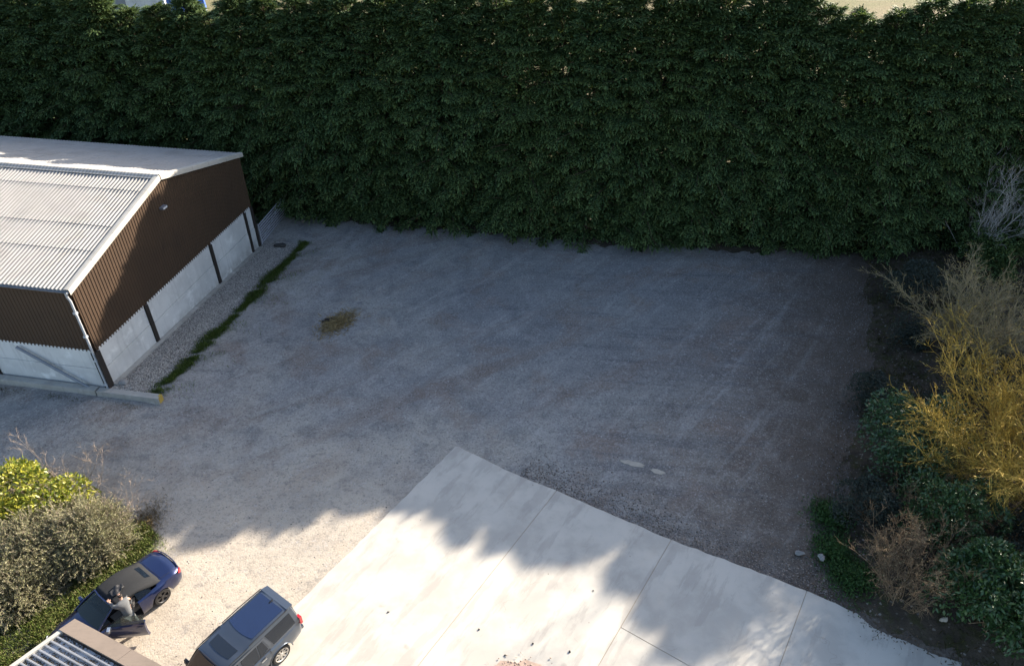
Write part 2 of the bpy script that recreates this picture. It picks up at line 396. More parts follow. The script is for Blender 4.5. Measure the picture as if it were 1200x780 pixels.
# ------------------------------------------------------------------ terrain shape
BANK = np.array([(28.5, 47.0), (23.4, 41.3), (19.8, 32.2), (16.4, 25.3), (13.7, 20.0), (12.5, 17.3), (12.2, 16.1), (12.9, 14.8), (14.0, 13.9), (15.7, 13.0), (18.2, 10.6), (21, 7)])
def bank_side(x, y):
    """signed distance to the bank foot, positive on the bank"""
    x = np.asarray(x, float); y = np.asarray(y, float)
    best = np.full(x.shape, 1e9); sgn = np.zeros(x.shape)
    for (ax, ay), (bx, by) in zip(BANK[:-1], BANK[1:]):
        dx, dy = bx - ax, by - ay; L2 = dx * dx + dy * dy
        t = np.clip(((x - ax) * dx + (y - ay) * dy) / L2, 0, 1)
        d = np.hypot(x - ax - t * dx, y - ay - t * dy)
        s = -np.sign((x - ax) * dy - (y - ay) * dx) * -1.0
        s = np.where(((x - ax) * dy - (y - ay) * dx) < 0, 1.0, -1.0)
        m = d < best; best = np.where(m, d, best); sgn = np.where(m, s, sgn)
    return best * sgn
def gh(x, y):
    x = np.asarray(x, float); y = np.asarray(y, float)
    sx = smoothstep(-12.0, -19.0, x)
    sy = np.where(y < 27, smoothstep(18.5, 27, y), 1 - np.clip((y - 27) / 16.0, 0, 1))
    h = .60 * sx * sy
    d = bank_side(x, y)
    h = h + .75 * smoothstep(-.5, 3.2, d) * smoothstep(4, 10, y) * smoothstep(60, 50, y)
    amp = smoothstep(4.0, 12.0, np.hypot(np.maximum(0, np.abs(x - 6) - 2), y - 40) * .4 + np.maximum(0, x + y * .6 - 10) * .3) * .02 + .02
    h = h + amp * (np.sin(x * .9 + 1.3 * np.sin(y * .5)) * np.sin(y * .8 + .7) + .5 * np.sin(x * 2.3 + y * 1.1) * np.sin(y * 2.9 - x * .6))
    return h
def ghs(x, y): return float(gh(np.array([x]), np.array([y]))[0])

HEDGE = np.array([(-52, 56.4), (-45, 55.0), (-36, 53.2), (-25, 51.0), (-14, 48.9), (6, 45.2), (26, 43.4), (36, 42.6)])
def hedge_y(x): return np.interp(x, HEDGE[:, 0], HEDGE[:, 1])

# concrete apron axes
O2 = np.array([-2.62, 24.0]); E1 = np.array([.835, -.550]); E2 = np.array([-.550, -.835])
def apron_edge(a): return np.interp(a, [0, 3.1, 5.7, 8.1, 10.6, 12.5, 14.5, 16.5, 21.2, 30], [0, 0, -.23, -.37, -.52, -.77, -1.03, -1.2, -1.3, -1.3])
def apron(a, b): p = O2 + a * E1 + b * E2; return (p[0], p[1])

# ------------------------------------------------------------------ the setting: ground, yard, bank, apron
def grid(xs, ys):
    X, Y = np.meshgrid(xs, ys); nx, ny = len(xs), len(ys)
    i = np.arange(nx * ny).reshape(ny, nx)
    F = np.stack([i[:-1, :-1], i[:-1, 1:], i[1:, 1:], i[1:, :-1]], -1).reshape(-1, 4)
    return X.ravel(), Y.ravel(), F

far = np.array([-1800, -900, -450, -250, -150, -100, -75])
xs = np.concatenate([far, np.arange(-60, 60.1, 1.5), -far[::-1]]); ys = np.concatenate([far[:5], np.arange(-60, 100.1, 1.5), np.array([120, 150, 200, 300, 500, 900, 1800])])
X, Y, F = grid(xs, ys)
inside = (X > -50) & (X < 45) & (Y > 0) & (Y < hedge_y(X) + 4)
Z = np.where(inside, -.45, np.where(Y > 40, .25 * np.sin(X * .05) * np.sin(Y * .04), -.05))
ground = np_obj('ground', np.stack([X, Y, Z], 1), F, M['field'], smooth=True); tag(ground, kind='structure')

xs = np.arange(-53, 48.01, .33); ys = np.arange(-3, 60.01, .33)
X, Y, F = grid(xs, ys)
Z = gh(X, Y)
outer = np.maximum(np.maximum(-50 - X, X - 45), np.maximum(-Y, Y - hedge_y(X) - 4.5))
Z = Z - .9 * smoothstep(0, 1.5, outer)
d = bank_side(X, Y)
back = (Y > hedge_y(X) - .4)[F].mean(1) > .5
yard = np_obj('yard', np.stack([X, Y, Z - .35 * smoothstep(.7, 1.6, d)], 1), F[~back], M['yard'], smooth=True); tag(yard, kind='structure')
wob = .30 * np.sin(X * .7 + Y * .45) * np.sin(Y * .53 + 1) + .16 * np.sin(X * 4.1 - Y * 2.9) + .12 * np.sin(X * 7 + Y * 6)
dh = np.maximum(d, (Y - hedge_y(X) + 2.0) * .8) + wob
keep = (dh > -1.2)[F].all(1)
bank = np_obj('earth_bank', np.stack([X, Y, Z - .16 + .20 * smoothstep(-.7, .7, dh)], 1), F[keep], M['soil'], smooth=True); tag(bank, kind='structure')

apr = empty('concrete_apron', (0, 0, 0)); tag(apr, kind='structure')
gap = .014
def bay(a0, a1, b0, b1, chamfer=False):
    pts = [(a0 + gap, b0 + gap), (a1 - gap, b0 + gap), (a1 - gap, b1 - gap), (a0 + gap, b1 - gap)]
    if chamfer: pts = [(a0 + gap, b0 + .12), (a0 + .16, b0 + gap)] + pts[1:]
    # edge points a little ragged, as cast
    rj = random.Random(int(a0 * 10 + b0)); out = []
    for k, (a, b) in enumerate(pts):
        a2, b2 = pts[(k + 1) % len(pts)]; out.append((a, b))
        if (b == b2 and b0 == 0 and b < .5) or (a == a2 and a0 == 0 and a < .5):
            m_ = int(math.hypot(a2 - a, b2 - b) / .35)
            for q in range(1, m_): f = q / m_; out.append((a + (a2 - a) * f + (rj.uniform(-.005, .05) if a == a2 else 0), b + (b2 - b) * f + (rj.uniform(-.005, .05) if b == b2 else 0)))
    if b0 == 0: out = [(a, b + float(apron_edge(a)) if b < .5 else b) for a, b in out]
    mb = MB(); mb.prism([apron(a, b) for a, b in out][::-1], -.30, .055)
    return mb.build('concrete_bay', M['slab'], apr)
bay(0, 5.37, 0, 13.0, True); bay(5.37, 10.62, 0, 13.0); bay(10.62, 15.9, 0, 4.15); bay(10.62, 15.9, 4.15, 13.0)
bay(15.9, 21.2, 0, 5.2); bay(15.9, 21.2, 5.2, 13.0)
for a0, a1 in ((0, 5.37), (5.37, 10.62), (10.62, 15.9), (15.9, 21.2)): bay(a0, a1, 13.0, 26)
jf = MB()
for a in (5.37, 10.62, 15.9):
    e_ = float(apron_edge(a)) + .04; jf.prism([apron(a - gap * .9, e_), apron(a - gap * .9, 26), apron(a + gap * .9, 26), apron(a + gap * .9, e_)], -.3, .047)
jf.prism([apron(10.66, 4.15 - gap * .9), apron(15.86, 4.15 - gap * .9), apron(15.86, 4.15 + gap * .9), apron(10.66, 4.15 + gap * .9)][::-1], -.3, .046)
jf.build('joint_filler', simple('joint_sand', (.30, .255, .20), .95), apr)

# ------------------------------------------------------------------ foliage builders
SPRAY_V = np.array([(0, -.02, 0), (0, .02, 0), (.28, 0, .02), (.58, 0, .0), (1, 0, -.14),
                    (.42, .34, -.02), (.42, -.34, -.02), (.70, .30, -.07), (.70, -.30, -.07), (.90, .17, -.12), (.90, -.17, -.12)], float)
SPRAY_F = np.array([(0, 2, 1), (1, 2, 5), (0, 6, 2), (2, 3, 7), (2, 8, 3), (3, 4, 9), (3, 10, 4), (2, 5, 3), (2, 3, 6)], int)
LEAF_V = np.array([(0, 0, 0), (.45, .26, .03), (1, 0, -.10), (.45, -.26, .03), (.5, 0, -.03)], float)
LEAF_F = np.array([(0, 4, 1), (1, 4, 2), (0, 3, 4), (3, 2, 4)], int)
NARROW_V = np.array([(0, 0, 0), (.5, .11, .02), (1, 0, -.04), (.5, -.11, .02)], float)
NARROW_F = np.array([(0, 2, 1), (0, 3, 2)], int)
BLADE_V = np.array([(0, -.045, 0), (0, .045, 0), (.6, 0, 0.02), (1, 0, -.10), (.55, .05, 0)], float)
BLADE_F = np.array([(0, 2, 1), (1, 2, 3), (0, 3, 2)], int)

def frames(D, roll):
    D = D / np.linalg.norm(D, axis=1, keepdims=True)
    up = np.tile(np.array([0, 0, 1.0]), (len(D), 1)); up[np.abs(D[:, 2]) > .95] = (1, 0, 0)
    S = np.cross(up, D); S /= np.linalg.norm(S, axis=1, keepdims=True); U = np.cross(D, S)
    c, s = np.cos(roll)[:, None], np.sin(roll)[:, None]
    return D, S * c + U * s, U * c - S * s
def scatter(tv, tf, P, D, L, W, roll):
    """one template per point: P origins, D directions, L lengths, W widths"""
    n = len(P); D, S, U = frames(np.asarray(D, float), np.asarray(roll, float))
    L = np.asarray(L, float)[:, None, None]; W = np.asarray(W, float)[:, None, None]
    V = P[:, None, :] + tv[None, :, 0:1] * D[:, None, :] * L + tv[None, :, 1:2] * S[:, None, :] * W + tv[None, :, 2:3] * U[:, None, :] * L
    F = tf[None] + (np.arange(n) * len(tv))[:, None, None]
    return V.reshape(-1, 3), F.reshape(-1, 3)
def tubes(P, Rr, sides=3):
    """P (n,k,3) polylines, Rr (n,k) radii"""
    n, k, _ = P.shape
    T = np.empty_like(P); T[:, 1:-1] = P[:, 2:] - P[:, :-2]; T[:, 0] = P[:, 1] - P[:, 0]; T[:, -1] = P[:, -1] - P[:, -2]
    T /= np.linalg.norm(T, axis=2, keepdims=True) + 1e-9
    ref = np.where(np.abs(T[..., 2:3]) > .9, np.array([1.0, 0, 0]), np.array([0, 0, 1.0]))
    A = np.cross(T, ref); A /= np.linalg.norm(A, axis=2, keepdims=True) + 1e-9; B = np.cross(T, A)
    ang = 2 * np.pi * np.arange(sides) / sides
    V = P[:, :, None, :] + Rr[:, :, None, None] * (A[:, :, None, :] * np.cos(ang)[None, None, :, None] + B[:, :, None, :] * np.sin(ang)[None, None, :, None])
    idx = np.arange(n * k * sides).reshape(n, k, sides)
    a = idx[:, :-1]; b = idx[:, 1:]; a2 = np.roll(a, -1, 2); b2 = np.roll(b, -1, 2)
    F = np.stack([a, a2, b2, b], -1).reshape(-1, 4)
    return V.reshape(-1, 3), np.concatenate([F[:, [0, 1, 2]], F[:, [0, 2, 3]]])
def merge(parts):
    Vs, Fs, o = [], [], 0
    for V, F in parts: Vs.append(V); Fs.append(F + o); o += len(V)
    return np.concatenate(Vs), np.concatenate(Fs)
def grow(P0, D0, L, k, wander, lift, rg):
    """polylines from P0 along D0, bending by lift (up) with a random wander"""
    n = len(P0); D = D0 / np.linalg.norm(D0, axis=1, keepdims=True)
    P = np.empty((n, k, 3)); P[:, 0] = P0; st = (np.asarray(L) / (k - 1))[:, None]
    for i in range(1, k):
        D = D + rg.normal(0, wander, (n, 3)) + np.array([0, 0, lift]); D /= np.linalg.norm(D, axis=1, keepdims=True)
        P[:, i] = P[:, i - 1] + D * st
    return P
def along(P, t):
    """point and direction on each polyline at fraction t (n,)"""
    n, k, _ = P.shape; f = np.clip(t, 0, .9999) * (k - 1); i = f.astype(int); u = (f - i)[:, None]; r = np.arange(n)
    a, b = P[r, i], P[r, i + 1]; return a + (b - a) * u, b - a
def sph(n, rg):
    v = rg.normal(0, 1, (n, 3)); return v / np.linalg.norm(v, axis=1, keepdims=True)

# ------------------------------------------------------------------ the barn
BZ = math.pi / 2 - R(10.0)
barn = empty('barn', (-20.19, 27.32, 0), BZ)
tag(barn, 'long low barn with pale corrugated roof and dark brown cladding over concrete panels', 'barn')
W_, HE, HR, HP, LB = 16.12, 6.66, 8.62, 3.05, 24.6
MIDX = W_ / 2
def roof_z(x): return HE + (HR - HE) * (1 - abs(x - MIDX) / MIDX)
def base_z(s): return .84 * (1 - s / W_)
# roof sheets, each one an object; four courses on either slope
PITCH = .205
TROUGH = .038
def sheet_mesh(x0, x1):
    """one corrugated sheet between two x, seven waves wide along y, with a thick lower lip"""
    n = 40; V = []; low, high = (x0, x1) if roof_z(x0) < roof_z(x1) else (x1, x0)
    for (x, dz) in ((low, -.020), (low, .022), (high, -.004)):
        for j in range(n + 1):
            y = j / n * PITCH * 5; V.append((x, y, roof_z(x) + dz + TROUGH * math.cos(2 * math.pi * y / PITCH)))
    m = n + 1; F = []
    for r_ in (0, 1):
        for j in range(n):
            q = (r_ * m + j, r_ * m + j + 1, (r_ + 1) * m + j + 1, (r_ + 1) * m + j); F.append(q if low < high else q[::-1])
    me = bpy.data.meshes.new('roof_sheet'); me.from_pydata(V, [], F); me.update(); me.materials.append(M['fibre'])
    me.polygons.foreach_set('use_smooth', np.ones(len(F), dtype=bool)); me.set_sharp_from_angle(angle=R(50)); return me
cuts = [-.16, 2.35, 4.05, 6.75, MIDX]
courses = list(zip(cuts[:-1], cuts[1:])); courses += [(W_ - b, W_ - a) for a, b in courses]
for (a, b) in courses:
    ov = .12 if b <= MIDX else 0; ov2 = .12 if a >= MIDX else 0
    me = sheet_mesh(a, min(b + ov, MIDX) if b <= MIDX else b) if b <= MIDX else sheet_mesh(max(a - ov2, MIDX), b)
    for i in range(24):
        o = link(bpy.data.objects.new('roof_sheet', me), barn); o.location = (0, -.10 + i * PITCH * 5, random.uniform(-.003, .003))
# ridge caps
rc = MB()
prof = [(-.30, -.065), (-.14, -.010), (-.07, .040), (0, .060), (.07, .040), (.14, -.010), (.30, -.065)]
for k, y in enumerate((0, .995)):
    rc.v += [(MIDX + px, y, HR + .045 + pz) for px, pz in prof]
rc.f = [(i, i + 1, 7 + i + 1, 7 + i) for i in range(6)]
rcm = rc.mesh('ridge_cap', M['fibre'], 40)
for i in range(25):
    o = link(bpy.data.objects.new('ridge_cap', rcm), barn); o.location = (0, -.14 + i, random.uniform(0, .012))
# verge cappings down both rakes
def verge(x0, x1):
    mb = MB(); V = []
    for x in (x0, x1):
        z = roof_z(x)
        for (y, dz) in ((-.20, -.20), (-.205, .02), (-.17, .075), (-.05, .088), (.10, .070), (.12, .03)): V.append((x, y, z + dz))
    mb.add(V, [(i, i + 1, 7 + i, 6 + i) for i in range(5)]); return mb.build('verge_capping', M['verge'], barn, 50)
xs_ = [-.18, 1.75, 3.6, 5.2, 6.8, MIDX - .02]
for a, b in zip(xs_[:-1], xs_[1:]): verge(a, b - .012); verge(W_ - a, W_ - b + .012)
# wall cladding in metre-wide box-profile sheets
def clad_profile(n=5, p=.2, dep=.026):
    pts = []
    for i in range(n):
        u = i * p; pts += [(u, 0), (u + .085, 0), (u + .105, dep), (u + .18, dep)]
    pts.append((n * p, 0)); return pts
CP = clad_profile()
def clad_gable(s0):
    V = []; 
    for zt in (0, 1):
        for (u, dpt) in CP:
            x = s0 + u; V.append((x, -.05 - dpt, HP + .0 if zt == 0 else roof_z(min(max(x, 0), W_)) - .05))
    m = len(CP); mb = MB(); mb.v = V; mb.f = [(j, j + 1, m + j + 1, m + j) for j in range(m - 1)]
    return mb.build('cladding_sheet', M['brown'], barn)
for i in range(16): clad_gable(.04 + i * 1.002)
V = []; 
for z in (HP, HE - .08):
    for (u, dpt) in CP: V.append((-.05 - dpt, u, z))
m = len(CP); cb = MB(); cb.v = V; cb.f = [(j + 1, j, m + j, m + j + 1) for j in range(m - 1)]
cme = cb.mesh('cladding_sheet', M['brown'])
for i in range(24):
    o = link(bpy.data.objects.new('cladding_sheet', cme), barn); o.location = (0, .04 + i * 1.002, 0)
# far and left walls, plain, and the inner liner that keeps light out
mb = MB(); mb.box(W_ + .01, W_ + .06, 0, LB, -.2, HE - .1); mb.box(.02, W_, LB - .05, LB, -.2, HE - .1); mb.box(.02, W_, .06, .10, HP - .1, HE - .1); mb.box(.06, .10, .1, LB - .1, HP - .1, HE - .1)
mb.add([(.1, .08, HE - .12), (W_ - .1, .08, HE - .12), (MIDX, .08, HR - .1)], [(0, 1, 2)])
mb.build('rear_wall', M['brown'], barn)
# columns, panels and footing of the gable
posts = [(-.03, .34), (4.03, .26), (10.68, .26), (15.03, .20), (15.95, .22)]
for s, wd in posts:
    mb = MB(); z0 = base_z(s) - .5
    mb.box(s - wd / 2, s + wd / 2, -.16, -.125, z0, HP + .02); mb.box(s - .012, s + .012, -.125, .08, z0, HP + .02); mb.box(s - wd / 2, s + wd / 2, .08, .11, z0, HP + .02)
    mb.build('steel_column', M['steel'], barn)
pm_cut = [(.15, 3.89), (4.17, 10.54), (10.82, 14.92), (15.14, 15.83)]
for a, b in pm_cut:
    zl = -.35; zm = base_z((a + b) / 2) + (HP - base_z((a + b) / 2)) * .52
    for z0, z1, dy in ((zl, zm - .012, 0), (zm + .012, HP + .1, .012)):
        mb = MB()
        mb.hexa([(a, -.085 + dy, z0), (b, -.085 + dy, z0), (b, .05 + dy, z0), (a, .05 + dy, z0)],
                [(a, -.085 + dy, z1 - .02), (b, -.085 + dy, z1 - .02), (b, .05 + dy, z1), (a, .05 + dy, z1)])
        mb.build('concrete_panel', M['panel'], barn)
    mb = MB(); mb.box(a, b, -.05, .03, zm - .02, zm + .02); mb.build('panel_joint', M['kerb'], barn)
mb = MB()
mb.hexa([(.1, -.34, -.5), (W_ - .2, -.34, -.5), (W_ - .2, -.088, -.5), (.1, -.088, -.5)],
        [(.1, -.34, base_z(0) + .11), (W_ - .2, -.34, .13), (W_ - .2, -.088, .14), (.1, -.088, base_z(0) + .12)])
mb.build('footing', M['kerb'], barn)
# long wall: two courses of panels, columns, gutter, brackets, downpipe, leaning brace
zm = 1.98
for k in range(4):
    a = .16 + k * 6.1; b = a + 5.85
    for z0, z1, dx in ((.3, zm - .012, 0), (zm + .012, HP + .08, .012)):
        mb = MB(); mb.box(-.085 + dx, .05 + dx, a, b, z0, z1); mb.build('concrete_panel', M['panel'], barn)
    mb = MB(); mb.box(-.05, .03, a, b, zm - .02, zm + .02); mb.build('panel_joint', M['kerb'], barn)
    if k:
        mb = MB(); mb.box(-.16, -.12, a - .25, a - .01, .2, HP + .02); mb.build('steel_column', M['steel'], barn)
g = MB(); n = 8; V = []
for y in (-.12, LB):
    for k in range(n + 1):
        t = math.pi * k / n; V.append((-.20 - .085 * math.cos(t), y, HE - .065 - .085 * math.sin(t)))
g.add(V, [(k, k + 1, n + 2 + k, n + 1 + k) for k in range(n)]); g.build('gutter', M['gutter'], barn, 60)
mb = MB(); mb.box(-.30, -.11, -.135, -.115, HE - .15, HE - .05); mb.build('gutter_stop', M['pipe'], barn)
mb = MB(); mb.tube([(-.20, .02, HE - .13), (-.20, .02, HE - .35), (-.16, -.02, HE - .6), (-.16, -.02, 4.0), (-.17, 0, 2.2), (-.17, 0, .55)], .055, 10)
dp = mb.build('downpipe', M['pipe'], barn, 60)
for z in (5.4, 4.05, 2.6, 1.1):
    mb = MB(); mb.box(-.24, -.09, -.09, .07, z - .05, z + .05); mb.build('pipe_bracket', M['pipe'], dp)
mb = MB(); mb.tube([(-.30, .80, .78), (-.24, 4.15, 2.95)], .075, 8); mb.build('diagonal_brace', M['gutter'], barn, 60)
# floodlight near the top of the gable
fl = MB(); fl.box(7.35, 7.75, -.34, -.12, 7.02, 7.14); fl.box(7.52, 7.58, -.14, -.05, 6.95, 7.10); flo = fl.build('floodlight', M['lamp'], barn)
mb = MB(); mb.box(7.38, 7.72, -.36, -.342, 7.03, 7.12); mb.build('lamp_glass', M['lampglass'], flo)

# kerb beams in front of the long wall
def kerb(name, p0, p1, w_, z0, z1, mat, label):
    p0 = Vector(p0); p1 = Vector(p1); d = (p1 - p0).normalized(); s = Vector((-d.y, d.x)) * w_ / 2
    mb = MB(); L = (p1 - p0).length
    o = empty(name, (p0.x, p0.y, 0), math.atan2(d.y, d.x))
    mb.hexa([(0, -w_ / 2 - .03, z0), (L, -w_ / 2 - .03, z0), (L, w_ / 2, z0), (0, w_ / 2, z0)], [(0, -w_ / 2, z1), (L, -w_ / 2, z1), (L, w_ / 2, z1), (0, w_ / 2, z1)])
    return mb, o, L
mb, ko, L = kerb('concrete_kerb', (-44.0, 31.10), (-20.72, 27.05), .34, .1, .93, None, '')
tag(ko, 'long weathered concrete kerb beam along the foot of the barn side wall', 'kerb', 'kerb beams at the barn corner')
mb.build('beam', M['kerb'], ko)
mb, ko, L = kerb('concrete_kerb', (-20.64, 27.02), (-17.35, 26.48), .34, .1, .90, None, '')
tag(ko, 'short concrete kerb beam with yellow end jutting past the barn corner', 'kerb', 'kerb beams at the barn corner')
mb.build('beam', M['kerb'], ko)
mb = MB(); mb.box(L + .002, L + .02, -.12, .165, .55, .89); mb.box(L - .10, L + .015, -.02, .165, .902, .912); mb.build('yellow_end', M['yellow'], ko)

# gravel strip, its drain stone, and the grass edge beyond it
bx, by = math.cos(BZ), math.sin(BZ)
def bw(s, t): return (-20.19 + bx * s - by * t, 27.32 + by * s + bx * t)   # barn coordinates to the ground
ns = 60; V = []; SW = 2.0
for i in range(ns + 1):
    s = -.30 + i / ns * 17.2; 
    for j in range(9):
        u = j / 8; wdt = SW + .05 * math.sin(s * .9) + .03 * s; t = -.10 - u * wdt
        x, y = bw(s, t); zb = ghs(x, y); V.append((x, y, max(zb + .015, base_z(s) + .03 - .25 * smoothstep(.5, 1, u)) if u < .97 else zb - .03))
F = [(i * 9 + j, i * 9 + j + 1, (i + 1) * 9 + j + 1, (i + 1) * 9 + j) for i in range(ns) for j in range(8)]
n_ = NT('gravel_bed'); gc = n_.voro(22, None, 'F1', 1)
n_.bump(n_.voro(22, None, 'F1', 0), 1.0, .03)
gbm = n_.fin(n_.mix(n_.sep(gc)[0], (.12, .11, .10), (.42, .40, .37)), .95, 0, .2)
gs = np_obj('gravel_strip', V, np.array(F), gbm, None, True); tag(gs, kind='structure')

ICO = None
def rocks(P, S, rg, squash=.65):
    """small six-sided stones: P centres, S sizes"""
    tv = np.array([(1, 0, 0), (-1, 0, 0), (0, 1, 0), (0, -1, 0), (0, 0, 1), (0, 0, -1)], float) * .5
    tf = np.array([(0, 2, 4), (2, 1, 4), (1, 3, 4), (3, 0, 4), (2, 0, 5), (1, 2, 5), (3, 1, 5), (0, 3, 5)])
    n = len(P); V = tv[None] * S[:, None, None] * rg.uniform(.6, 1.3, (n, 6, 1)); V[:, :, 2] *= squash
    a = rg.uniform(0, 6.28, n); c, s = np.cos(a)[:, None], np.sin(a)[:, None]
    V = np.stack([V[..., 0] * c - V[..., 1] * s, V[..., 0] * s + V[..., 1] * c, V[..., 2]], -1) + P[:, None, :]
    return V.reshape(-1, 3), (tf[None] + (np.arange(n) * 6)[:, None, None]).reshape(-1, 3)
n = 9000; s = rng.uniform(-.2, 16.8, n); u = rng.uniform(0, 1.02, n)
t = -.36 - u * (SW - .3 + .05 * np.sin(s * .9) + .03 * s)
px = -20.19 + bx * s - by * t; py = 27.32 + by * s + bx * t
uu = -(t + .10) / (SW + .05 * np.sin(s * .9) + .03 * s)
pz = np.maximum(gh(px, py) + .015, .84 * (1 - s / W_) + .03 - .25 * smoothstep(.5, 1, uu))
Vv, Ff = rocks(np.stack([px, py, pz + .01], 1), rng.uniform(.04, .11, n), rng)
tag(np_obj('strip_gravel', Vv, Ff, M['shingle']), kind='stuff')

def grass_patch(name, px, py, hgt, mat, rg, lean=.5, pz=None):
    n = len(px); P = np.stack([px, py, (gh(px, py) if pz is None else pz) - .01], 1)
    D = np.stack([rg.normal(0, lean, n), rg.normal(0, lean, n), np.ones(n)], 1)
    V, F = scatter(BLADE_V, BLADE_F, P, D, hgt * rg.uniform(.5, 1.3, n), np.full(n, .32) * hgt * rg.uniform(.6, 1.2, n), rg.uniform(0, 6.28, n))
    o = np_obj(name, V, F, mat); tag(o, kind='stuff'); return o
# grass edge along the strip
n = 34000; s = rng.beta(1.1, 1.0, n) * 17.5 - .3; cen = -(SW + .35 + .05 * np.sin(s * .9) + .03 * s)
wd = .21 + .10 * np.abs(np.sin(s * 1.7 + .5)) + .10 * np.sin(s * .5 + 2) ** 2
wd = wd * .6 * (.60 + .75 * np.abs(np.sin(s * 1.3 + 1) * np.sin(s * .37 + .4)))
t = cen + rng.normal(0, 1, n) * wd + .03 * np.sin(s * 2.2) * np.sin(s * .8)
extra = rng.random(n) < .10; t = np.where(extra, cen - np.abs(rng.normal(0, .9, n)), t)
keep = ~extra | ((np.sin(s * 2.1) > .2))
keep &= (.62 + .6 * np.sin(s * 3.1 + 4 * t) * np.sin(s * 1.3) + .25 * np.sin(s * 9 + t * 6)) > rng.random(n)
s, t = s[keep], t[keep]
px = -20.19 + bx * s - by * t; py = 27.32 + by * s + bx * t
grass_patch('grass_edge', px, py, .21, M['grass_dark'], rng)
# thin scruffy grass at the foot of the kerb
n = 2500; u = rng.random(n); px = -32 + u * 15; py = 29.0 - (px + 32) * .174 - .45 - np.abs(rng.normal(0, .25, n))
k_ = np.sin(px * 1.9) + .6 * np.sin(px * 4.3) > rng.uniform(-.6, 1.4, n); grass_patch('grass_fringe', px[k_], py[k_], .14, M['bankgrass'], rng)

# a single stone on the gravel
def boulder(name, loc, size, mat, label, cat, group=None, seed=1, squash=.6):
    rg = np.random.default_rng(seed); bm = bmesh.new(); bmesh.ops.create_icosphere(bm, subdivisions=2, radius=.5)
    ph = rg.uniform(0, 6, 6)
    for v in bm.verts:
        c = v.co; f = 1 + .22 * math.sin(c.x * 7 + ph[0]) + .18 * math.sin(c.y * 8 + ph[1]) + .15 * math.sin(c.z * 9 + ph[2])
        v.co = Vector((c.x * size[0], c.y * size[1], max(c.z, -.3) * size[2])) * f
    me = bpy.data.meshes.new(name); bm.to_mesh(me); bm.free(); me.materials.append(mat)
    o = link(bpy.data.objects.new(name, me)); o.location = loc; tag(o, label, cat, group); return o
boulder('drain_stone', (-15.95, 43.1, .12), (.75, .45, .28), M['darkrock'], 'flat dark stone lying on the gravel strip near the metal gate', 'stone', None, 4)
boulder('corner_stone', (-19.62, 27.55, .93), (.42, .34, .3), M['rock'], 'grey stone at the foot of the barn corner behind the kerb', 'stone', None, 5)
boulder('rubble_lump', (11.55, 17.9, .10), (.34, .25, .22), M['rock'], 'pale lump of rubble by the green weeds at the slab edge', 'stone', None, 6)
boulder('rubble_lump', (12.25, 17.55, .30), (.30, .26, .22), M['rock'], 'small grey rubble stone beside the pale lump near the weeds', 'stone', None, 8)
boulder('bank_stone', (15.55, 14.65, .62), (.22, .2, .2), M['pale'], 'small white stone on the dark soil below the dead stems', 'stone', None, 9)

# metal field gate closing the gap beside the barn
gt = empty('field_gate', (-17.30, 43.45, 0), math.atan2(48.2 - 43.3, .55)); tag(gt, 'dull grey metal field gate with many rails beside the far barn corner', 'gate')
GL, GHt = 4.9, 1.45
for k in range(8):
    z = .12 + k * (GHt - .12) / 7; mb = MB(); mb.tube([(.05, 0, z), (GL, 0, z)], .042, 6); mb.build('rail', M['hurdle'], gt, 60)
for x in (.03, GL): mb = MB(); mb.tube([(x, 0, .03), (x, 0, GHt + .08)], .045, 8); mb.build('stile', M['hurdle'], gt, 60)
mb = MB(); mb.tube([(.05, .04, .15), (GL, .04, GHt)], .022, 6); mb.build('diagonal_rail', M['hurdle'], gt, 60)

